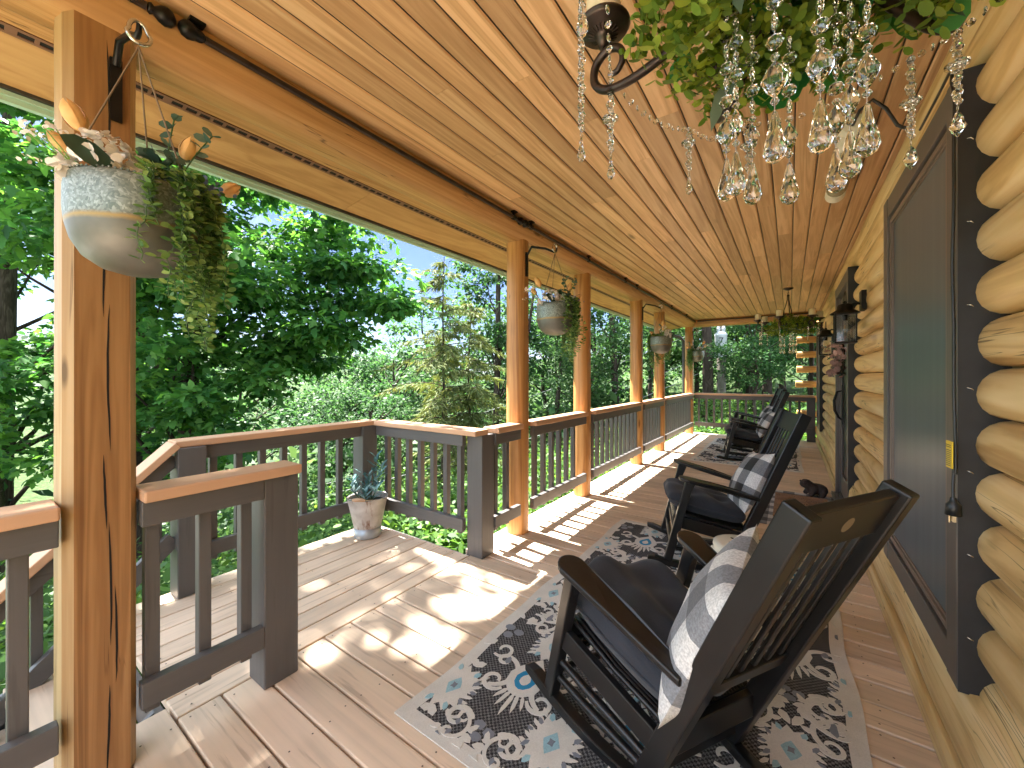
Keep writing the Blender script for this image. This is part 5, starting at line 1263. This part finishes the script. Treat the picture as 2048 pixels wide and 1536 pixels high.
    # crystal strands
    def facet(m,c,prof,n=8,sx=1,sy=1,rot=0):
        vs=[(c[0]+r*math.cos(2*math.pi*j/n+rot+(math.pi/n if i%2 else 0))*sx,c[1]+r*math.sin(2*math.pi*j/n+rot+(math.pi/n if i%2 else 0))*sy,c[2]+z) for i,(r,z) in enumerate(prof) for j in range(n)]
        m.add(vs,[(i*n+j,i*n+(j+1)%n,(i+1)*n+(j+1)%n,(i+1)*n+j) for i in range(len(prof)-1) for j in range(n)],0,False)
    def drop_(m,x,y,zt,L=.075,r=.0148,n=10):
        facet(m,(x,y,zt),[(.0006,0),(.0035,-.004*L/.075),(r*.55,-.36*L),(r*.88,-.62*L),(r,-.80*L),(r*.78,-.93*L),(r*.35,-.99*L),(.0005,-L)],n)
    def oval(m,x,y,zc,L=.050,r=.016,rot=0):
        facet(m,(x,y,zc),[(.0006,L/2),(r*.55,L*.30),(r,.0),(r*.6,-L*.28),(.0006,-L/2)],10,math.cos(rot)*.2+.8,.62,rot)
    def bead(m,x,y,z,r=.0072,rot=0): facet(m,(x,y,z),[(.0005,r),(r*.7,r*.7),(r,0),(r*.7,-r*.7),(.0005,-r)],8,1 if rot%2<1 else .45,.45 if rot%2<1 else 1,rot)
    tips=[(-.031,-.105),(.021,-.100),(.075,-.051),(.063,.015),(-.088,-.019),(-.068,.038),(-.014,.075),(.050,.065),(-.104,-.004)]
    for i,(x,y) in enumerate(tips):
        m=MB(); mw=MB(); zt=Z(1.556)+.075; drop_(m,x,y,zt)
        oval(m,x,y,zt+.044,.054,.0185,i*.7); bead(m,x,y,zt+.0125,.006); bead(m,x,y,zt+.076,.006); zz=zt+.098
        mw.tube([(x,y,zt-.003),(x,y,zt+.024)],.0009,4)
        q=0
        while zz<Z(1.985):
            bead(m,x,y,zz,.0118,q+i*.3); mw.tube([(x,y+.003*math.cos(g),zz+.0143+.0045*math.sin(g)) for g in [k*math.pi/4 for k in range(9)]],.0006,4); zz+=.0285; q+=1
        o=m.build('crystal_strand',[M['crystal']],t,False); mw.build('wire_link',[M['steel']],o,False)
    outer=[(-.356,-.054,1.678,.36,1),(-.337,.057,1.682,.20,0),(-.227,.316,1.717,.16,0),(.186,.323,1.663,.22,2),(.243,.293,1.694,.24,2),(-.10,.385,1.70,.2,0),(-.24,-.30,1.70,.2,1),(.06,-.37,1.70,.2,1),(.33,-.1,1.70,.2,1)]
    for i,(x,y,zb,L,ty) in enumerate(outer):
        m=MB(); z=Z(zb); 
        if ty==2: facet(m,(x,y,z),[(.0006,0),(.0085,.012),(.0125,.020),(.008,.034),(.004,.044),(.0006,.048)],6)
        else: facet(m,(x,y,z),[(.0006,0),(.005,.004),(.0085,.012),(.0070,.020),(.0055,.023),(.0058,.026),(.004,.031),(.0028,.045),(.0006,.050)],12)
        mw=MB(); mw.tube([(x,y+.005*math.cos(g),z+.055+.006*math.sin(g)) for g in [k*math.pi/5 for k in range(11)]],.0007,4)
        # twisted stack of beads
        zz=z+.066; q=0; pat=(.0055,.0060,.0085,.0052,.0052,.0075,.0052,.0052,.0125,.0055,.0068,.0098) if ty!=1 else (.006,.0072,.0062,.0080,.0062,.0072)
        while zz<z+L:
            r=pat[q%len(pat)]; jx=.0018*math.cos(q*2.1); jy=.0018*math.sin(q*2.1)
            if r>.012: facet(m,(x+jx,y+jy,zz+.003),[(.0005,.006),(r*1.4,.002),(r*1.4,-.002),(.0005,-.006)],14)
            facet(m,(x+jx,y+jy,zz),[(.0005,r*1.1),(r*.75,r*.6),(r,0),(r*.75,-r*.6),(.0005,-r*1.1)],7,1,1,q*.6); zz+=r*1.35; q+=1
        o=m.build('crystal_strand',[M['crystal']],t,False); mw.build('wire_link',[M['steel']],o,False)
    # bead swags between the arms
    ends=[(-.337,.057,1.90),(-.227,.316,1.885),(-.10,.385,1.885),(.186,.323,1.885),(.33,.06,1.885),(.20,-.33,1.885),(-.2,-.33,1.885),(-.337,.057,1.90)]
    for a,b in zip(ends[:-1],ends[1:]):
        m=MB(); k=13
        for i in range(k+1):
            q=i/k; p=Vector(a).lerp(Vector(b),q); z=Z(p.z)-.030*math.sin(math.pi*q); bead(m,p.x,p.y,z,.0068,i*.9)
        m.build('bead_swag',[M['crystal']],t,False)
    return t
ch=chandelier(); ch.location=(.013,.79,2.46); tag(ch,'bronze chandelier with crystal drops and green wreath hanging close overhead','chandelier',None,'crystal chandeliers')
c2=copy_tree(ch); c2.location=(-.02,6.7,2.46); c2.rotation_euler=(0,0,R(25)); c2['label']='distant crystal chandelier with cream candles near the far end of the porch'
# wreath on the door
def wreath():
    rg=np.random.default_rng(5); t=thing('door_wreath','dusty pink and green floral wreath hanging on the house door','wreath',(.41,4.95,1.42))
    k=260; a=rg.random(k)*6.283; r=.13+.04*rg.normal(size=k); P=np.stack([-.02+.03*rg.normal(size=k),r*np.cos(a),r*np.sin(a)],1)
    V,n=leafpack(P[:150],rg.normal(size=(150,3)),rg.normal(size=(150,3))-[1,0,0],.03+.02*rg.random(150),T_LANCE); leafmesh('leaves',[(V,n,T_LANCE,0)],[M['euca']],t,False)
    V,n=leafpack(P[150:],rg.normal(size=(110,3))-[.8,0,0],rg.normal(size=(110,3)),.04+.02*rg.random(110),T_ROUND); leafmesh('blossoms',[(V,n,T_ROUND,0)],[M['pinkfl']],t,False)
    m=MB(); m.tube([(0,.13*math.cos(g),.13*math.sin(g)) for g in [i*math.pi/12 for i in range(25)]],.012,6); m.build('twig_ring',[M['bark']],t,False)
wreath()
# ------------------------------------------------------------------ trees
def deciduous(name,label,base,trunks,balls,n,leaf,T,matk,group=None,cat='tree',bark='bark',seed=1,flat=.55,cr=(.45,.8),droop=.35):
    """trunks: list of (x,y,top z,r,lean dx,dy); balls: (cx,cy,cz,rx,ry,rz,count) fill with leaf clumps"""
    rr=random.Random(seed); rg=np.random.default_rng(seed)
    t=thing(name,label,cat,base,0,group)
    C=[];Rd=[]
    for cx,cy,cz,rx,ry,rz,k in balls:
        d=unit(rg.normal(size=(k,3))); r=rg.random(k)**.38
        c=np.array([cx,cy,cz])+d*r[:,None]*np.array([rx,ry,rz]); C.append(c); Rd.append(cr[0]+(cr[1]-cr[0])*rg.random(k))
    C=np.concatenate(C); Rd=np.concatenate(Rd)
    for x,y,zt,r,dx,dy in trunks:
        m=MB(); z0=gz(x,y)-.2; k=9; pts=[]
        for i in range(k+1):
            q=i/k; pts.append((x+dx*q+.06*math.sin(q*5+seed),y+dy*q+.06*math.cos(q*4+seed),z0+(zt-z0)*q))
        m.tube(pts,[r*(1.35 if i==0 else 1)*(1-.6*i/k) for i in range(k+1)],10)
        o=m.build('trunk',[M[bark]],t)
        m=MB()
        idx=sorted(range(len(C)),key=lambda i:(C[i][0]-x)**2+(C[i][1]-y)**2)[:max(6,len(C)//(len(trunks)*2))]
        for i in idx[::max(1,len(idx)//26)]:
            c=C[i]; q=min(.95,max(.25,(c[2]-.9-z0)/(zt-z0))); p=pts[int(q*k)]
            limb(m,p,c,r*.30*(1.1-q*.6),r*.06,.08,5,6,rr)
        if m.v: m.build('limbs',[M[bark]],o,False).location=(0,0,0)
    pk=clumps(C,Rd,n,leaf,T,0,flat,droop,rg)
    leafmesh('crown',[pk],[M[matk]],t)
    return t
deciduous('maple_tree','large dark maple with two trunks filling the view beside the nearest post',(-9.3,2.66,-2.7),
    [(-9.3,2.66,6.5,.19,.3,.2),(-10.64,2.34,6.5,.17,-.2,-.2)],
    [(-8.9,2.4,4.7,2.9,3.1,3.2,92),(-7.5,4.3,4.2,1.0,.7,.5,8),(-6.9,4.4,3.35,1.2,.8,.30,11),(-6.7,4.5,2.65,1.0,.7,.25,8),(-7.3,4.2,2.1,.9,.7,.25,7),(-7.9,3.8,1.6,.9,.8,.3,8),(-8.6,3.0,.7,1.7,2.0,1.2,26),(-8.1,2.6,2.6,1.5,1.7,1.2,24),(-6.2,1.35,6.6,1.8,1.5,1.4,19),(-5.0,.35,6.8,1.0,.9,.9,10)],
    135,.150,T_MAPLE,'maple',seed=2,cr=(.35,.8),flat=.42)
deciduous('maple_tree','dark leafy maple at the left edge behind the nearest post',(-12.8,.8,-3.7),
    [(-12.9,.75,7.,.2,.2,0)],[(-11.6,.6,4.6,2.8,3.2,3.6,52),(-11.2,1.2,.9,2.2,2.2,1.5,26)],150,.16,T_MAPLE,'maple',seed=3,cr=(.4,.85),flat=.45)
def hemlock(label,x,y,zt,H,W,seed):
    rr=random.Random(seed); rg=np.random.default_rng(seed); z0=gz(x,y)-.1; t=thing('conifer_tree',label,'tree',(x,y,z0),0,'thin young conifers beyond the railing')
    m=MB(); k=14; pts=[(x+.05*math.sin(i*.6+seed),y+.04*math.cos(i*.5),z0+(zt-z0)*i/k) for i in range(k+1)]; m.tube(pts,[.048*(1-.85*i/k) for i in range(k+1)],8); tr=m.build('trunk',[M['bark']],t)
    P=[];D=[];U=[];Sz=[]; m=MB()
    for b in range(60):
        q=rr.random()**.8; z=zt-.12-q*H; L=W*(.16+.84*q**.75)*rr.uniform(.55,1.15)*(1.0 if rr.random()<.8 else .5); a=rr.uniform(0,6.283)
        o=Vector((math.cos(a),math.sin(a),0)); bp_=[]; n_=9
        for i in range(n_+1):
            s=i/n_; bp_.append(Vector((x,y,z))+o*L*s+Vector((0,0,L*(.30*s-.42*s*s))))
        m.tube(bp_,[.012*(1-.8*i/n_) for i in range(n_+1)],4)
        for i in range(1,n_+1):
            for r_ in range(int(7+9*L)):
                f=rr.random(); p=bp_[i-1].lerp(bp_[i],f); sd=o.cross(Vector((0,0,1)))*rr.choice((-1,1)); w_=.22*L*(1-.5*i/n_)*rr.random()
                d=o*.55+sd*rr.uniform(.2,1.)+Vector((0,0,rr.uniform(-1.1,.1))); P.append(p+sd*w_+Vector((0,0,-.35*w_))); D.append(d); U.append((rr.gauss(0,.6),rr.gauss(0,.6),1)); Sz.append(rr.uniform(.10,.23))
    for i in range(70): P.append((x+rr.gauss(-.1,.12),y+rr.gauss(0,.08),zt+rr.uniform(-.5,.1))); D.append((rr.gauss(-.6,.6),rr.gauss(0,.5),rr.uniform(-.5,.7))); U.append((0,0,1)); Sz.append(rr.uniform(.08,.16))
    lb=m.build('branches',[M['bark']],tr,False); lb.location=-Vector((0,0,0)); 
    V,n=leafpack(P,D,U,Sz,T_NEEDLE); leafmesh('crown',[(V,n,T_NEEDLE,0)],[M['hemleaf']],t)
hemlock('taller thin yellow green conifer standing beyond the landing railing',-6.407,6.506,3.95,4.3,2.0,4)
hemlock('shorter thin conifer just right of the taller one',-6.18,7.151,3.05,4.0,1.45,5)
deciduous('tulip_tree','tall airy pale green tree rising behind the conifers',(-9.78,12.7,-2.6),[(-9.78,12.7,8.6,.16,.3,.2),(-9.3,12.9,6.,.10,1.4,.5)],
    [(-9.5,12.8,5.6,2.5,2.5,3.6,46),(-8.7,13.0,2.2,1.7,1.7,1.4,14)],130,.15,T_OVAL,'paleleaf',seed=6,cr=(.4,.75))
# pale broadleaf trees of the middle distance: three kinds copied
protos=[]
for i,(nc,mk,lf) in enumerate(((34,'paleleaf',.17),(40,'midleaf',.17),(30,'paleleaf',.15))):
    rg=np.random.default_rng(40+i); rr=random.Random(40+i)
    t=thing('broadleaf_tree','x','tree',(0,0,0),0,'broadleaf trees beyond the railing')
    d=unit(rg.normal(size=(nc,3))); C=np.array([0,0,5.2])+d*(rg.random(nc)**.38)[:,None]*np.array([2.6,2.6,2.7+.5*i]); 
    m=MB(); pts=[(.1*math.sin(q*.8),.08*math.cos(q),-.3+.62*q) for q in range(12)]; m.tube(pts,[.16*(1-.07*q) for q in range(12)],8); o=m.build('trunk',[M['bark']],t,False)
    m=MB()
    for c in C[::2]: limb(m,pts[min(11,max(3,int((c[2]-1)/.62)))],c,.05,.012,.1,5,5,rr)
    m.build('limbs',[M['bark']],o,False)
    leafmesh('crown',[clumps(C,.55+.5*rg.random(nc),150,lf,T_OVAL,0,.6,.3,rg)],[M[mk]],t,False); protos.append(t)
spots=[(-18.5,7.1,2.6,'pale rounded tree seen between the maple branches and the conifers'),(-23.5,15.3,4.2,'distant pale tree under the patch of open sky'),(-13.8,11.1,3.5,'leafy pale tree directly behind the taller conifer'),(-17.7,16.9,6.,'tall pale tree crown behind the conifers to the left'),
 (-15.4,20.9,7.,'high pale crown behind the airy tall tree'),(-10.3,7.3,1.3,'low spreading tree with dark bent limbs left of the conifers'),(-12.9,8.0,1.2,'low leafy tree beyond the bucket corner of the landing'),(-9.8,10.1,1.9,'leafy tree filling the gap behind the shorter conifer'),
 (-10.1,17.4,5.,'bright tree between the first two round log posts'),(-6.8,15.9,5.2,'leafy tree seen between the second and third posts'),(-5.1,20.8,6.5,'tall leafy tree behind the slim fourth post'),(-4.1,22.8,7.,'leafy tree behind the far corner post'),(-2.4,25.8,8,'deep green tree behind the utility pole'),(-.2,21.8,7.5,'dark green tree behind the far chandelier'),(.6,17.,4.8,'leafy tree near the far log ends'),(1.,27.,8,'tallest tree behind the house corner'),
 (-28.1,7.3,4.5,'hazy tree beyond the maple at left'),(-24.5,5.,3.6,'pale tree glimpsed beyond the maple trunks'),(-27.6,17.6,3.,'low distant tree under the horizon gap'),(-5.6,12.2,2.3,'leafy sapling by the leaning dark trunk'),(-3.6,20.5,4.2,'young leafy tree behind the far railing at left'),(-.9,14.9,2.6,'young leafy tree behind the far railing at right')]
for i,(x,y,zt,lab) in enumerate(spots):
    o=protos[i%3] if i<3 else copy_tree(protos[i%3])
    z0=gz(x,y); s=max(.45,(zt-z0)/8.1); o.location=(x,y,z0-.1); o.scale=(s*1.1,s*1.1,s); o.rotation_euler=(0,0,i*1.7); o['label']=lab
# tall woodland trunks at the right with high crowns
for i,(x,y,r,dx,dy,bk,lab) in enumerate(((-7.24,13.2,.10,.9,.2,'bark','thin dark leaning trunk between the first two round posts'),(-4.89,13.65,.14,-.9,.4,'bark','thick dark leaning trunk between the third and fourth posts'),(-4.35,15.25,.09,.2,0,'bark','slender dark trunk beside the fifth post'),(-2.36,15.3,.19,-.25,.1,'bark','stout rough barked trunk left of the utility pole'),(-1.40,18.5,.13,.1,.1,'bark','grey trunk just right of the utility pole'),(-.75,17.6,.17,.3,0,'bark','dark trunk behind the far rocking chairs'),(-3.55,18.,.10,.2,0,'bark','thin trunk behind the downspout'))):
    deciduous('woodland_tree',lab,(x,y,gz(x,y)),[(x,y,9.,r,dx,dy)],[(x+dx,y+dy,6.6,2.2,2.2,2.6,16),(x+dx*.4,y+(2.2 if i==3 else -.5),2.6,1.3,1.2,1.1,6)],120,.15,T_OVAL,'midleaf','dark trunks of the woods at the far end',seed=60+i,cr=(.5,.9),bark=bk)
# far woodland mass and undergrowth
def woodland():
    rg=np.random.default_rng(77); C=[];Rd=[]
    for u in np.linspace(-35,165,150):
        for _ in range(3):
            a=R(90+R(0)+0)*0+R(u); d=rg.uniform(30,75); x=-math.cos(a-R(0))*d if False else d*math.cos(a); y=d*math.sin(a)
            if x>14: continue
            z=gz(x,y); s=rg.uniform(2.2,3.6)
            hh=rg.uniform(1.,4.5)+(3.5 if x>-14 else 0)
            for _ in range(9):
                o=unit(rg.normal(size=(1,3)))[0]*rg.random()**.4; C.append((x+o[0]*s,y+o[1]*s,z+hh+o[2]*s*1.1)); Rd.append(rg.uniform(.8,1.4))
    # low fill close behind the railing trees
    for _ in range(420):
        x=rg.uniform(-22,3); y=rg.uniform(10.5,30)
        if x>-3.4 and y<17.2: continue
        C.append((x,y,gz(x,y)+rg.uniform(.3,3.6 if y>15 else 2.0))); Rd.append(rg.uniform(.6,1.1))
    for _ in range(160):
        x=rg.uniform(-26,-9); y=rg.uniform(0,12); C.append((x,y,gz(x,y)+rg.uniform(.3,2.2))); Rd.append(rg.uniform(.6,1.1))
    leafmesh_=leafmesh('woodland',[clumps(C,Rd,30,.34,T_DIA,0,.7,.25,rg)],[M['midleaf']]); leafmesh_['kind']='stuff'
def arc_ok(): pass
woodland()
def undergrowth():
    rg=np.random.default_rng(78); C=[];Rd=[]
    def patch(k,x0,x1,y0,y1,h0,h1,r0,r1):
        for _ in range(k):
            x=rg.uniform(x0,x1); y=rg.uniform(y0,y1)
            if x>-3.05 and y<2.3 and x>-3.05: continue
            if x>-2.05 and y<9.75: continue
            C.append((x,y,gz(x,y)+rg.uniform(h0,h1))); Rd.append(rg.uniform(r0,r1))
    patch(520,-3.9,-2.05,-1.,10.,.06,.42,.14,.26); patch(420,-7.5,-3.0,-1,12,.1,.7,.2,.4); patch(240,-12,-7,-1,13,.2,1.2,.3,.6)
    patch(260,-3.5,1.2,9.9,13.,.02,.28,.14,.28); patch(160,-4,2,13,17,.1,.7,.3,.5)
    o=leafmesh('undergrowth',[clumps(C,Rd,46,.085,T_OVAL,0,.6,.1,rg)],[M['weed']]); o['kind']='stuff'
undergrowth()
# ------------------------------------------------------------------ utility pole and power lines
def pole():
    x,y=-2.09,16.6; z=gz(x,y); t=thing('utility_pole','grey wooden utility pole carrying a pale cylindrical transformer','utility pole',(x,y,z))
    m=MB(); m.tube([(x,y,z-.2),(x,y,4.5),(x,y,9)],[.16,.14,.11],14); m.build('pole_shaft',[M['barkg']],t)
    m=MB(); cx,cy=x+.03,y-.36; m.lathe([(0,0),(.19,.0),(.20,.02),(.20,.78),(.21,.80),(.215,.86),(.16,.93),(0,.97)],(cx,cy,1.90),24); tk=m.build('transformer',[M['tank']],t)
    m=MB()
    for dx in (-.08,.09): m.lathe([(.05,0),(.05,.06),(.075,.08),(.05,.11),(.075,.14),(.05,.17),(.03,.30),(.0,.32)],(cx+dx,cy,2.83),12)
    m.build('bushing',[M['tank']],tk)
    m=MB(); m.box(x-.10,x+.10,y-.18,y-.13,2.2,2.6); m.build('bracket',[M['tank']],tk)
    cu=bpy.data.curves.new('seven','FONT'); cu.body='7'; cu.size=.34; cu.extrude=.002; cu.align_x='CENTER'
    tmp=bpy.data.objects.new('tmp',cu); COL.objects.link(tmp); dg=bpy.context.evaluated_depsgraph_get(); me=bpy.data.meshes.new_from_object(tmp.evaluated_get(dg)); bpy.data.objects.remove(tmp)
    me.materials.clear(); me.materials.append(M['cord']); me.transform(Matrix.Translation((cx+.03,cy-.203,2.40))@Matrix.Rotation(R(90),4,'X')@Matrix.Rotation(R(12),4,'Y')); link('number_seven',me,tk)
    m=MB(); m.add([(cx+.05+.055*math.cos(g),cy-.2035,2.19+.055*math.sin(g)) for g in [i*math.pi/10 for i in range(20)]],[tuple(range(20))]); m.build('blue_dot',[M['markblue']],tk)
pole()
def line(label,a,b,sag,r=.009):
    a=Vector(a); b=Vector(b); m=MB(); m.tube([a.lerp(b,i/24)-Vector((0,0,sag*math.sin(math.pi*i/24))) for i in range(25)],r,5); tag(m.build('power_line',[M['wire']]),label,'cable','power lines crossing the woods')
line('upper grey power line rising to the utility pole',(-16,4.2,-2.6),(-2.15,16.4,3.2),.5); line('lower grey power line crossing behind the round posts',(-14,4.5,-2.7),(-2.2,16.4,2.2),.55)
line('thin service cable behind the landing railing',(-8.5,2.5,-1.4),(-2.1,16.4,1.7),.4,.007)
m=MB(); m.tube([(-2.60,2.150,-.03),(-2.3,2.165,-.045),(-2.05,2.160,-.05),(-1.93,2.20,-.10)],.008,6); tag(m.build('black_cable',[M['cord']]),'black cable sagging along the landing edge behind the bucket','cable')

# ------------------------------------------------------------------ summer haze over the valley
def haze():
    m=MB(); m.box(-960,960,-760,1000,-45,58); mt=bpy.data.materials.new('valley haze'); mt.use_nodes=True; nt=mt.node_tree; nt.nodes.clear()
    o=nt.nodes.new('ShaderNodeOutputMaterial'); v=nt.nodes.new('ShaderNodeVolumePrincipled'); v.inputs['Color'].default_value=(.86,.92,1,1); v.inputs['Density'].default_value=.0001
    nt.links.new(v.outputs[0],o.inputs['Volume']); tag(m.build('haze',[mt]),kind='stuff')
haze()
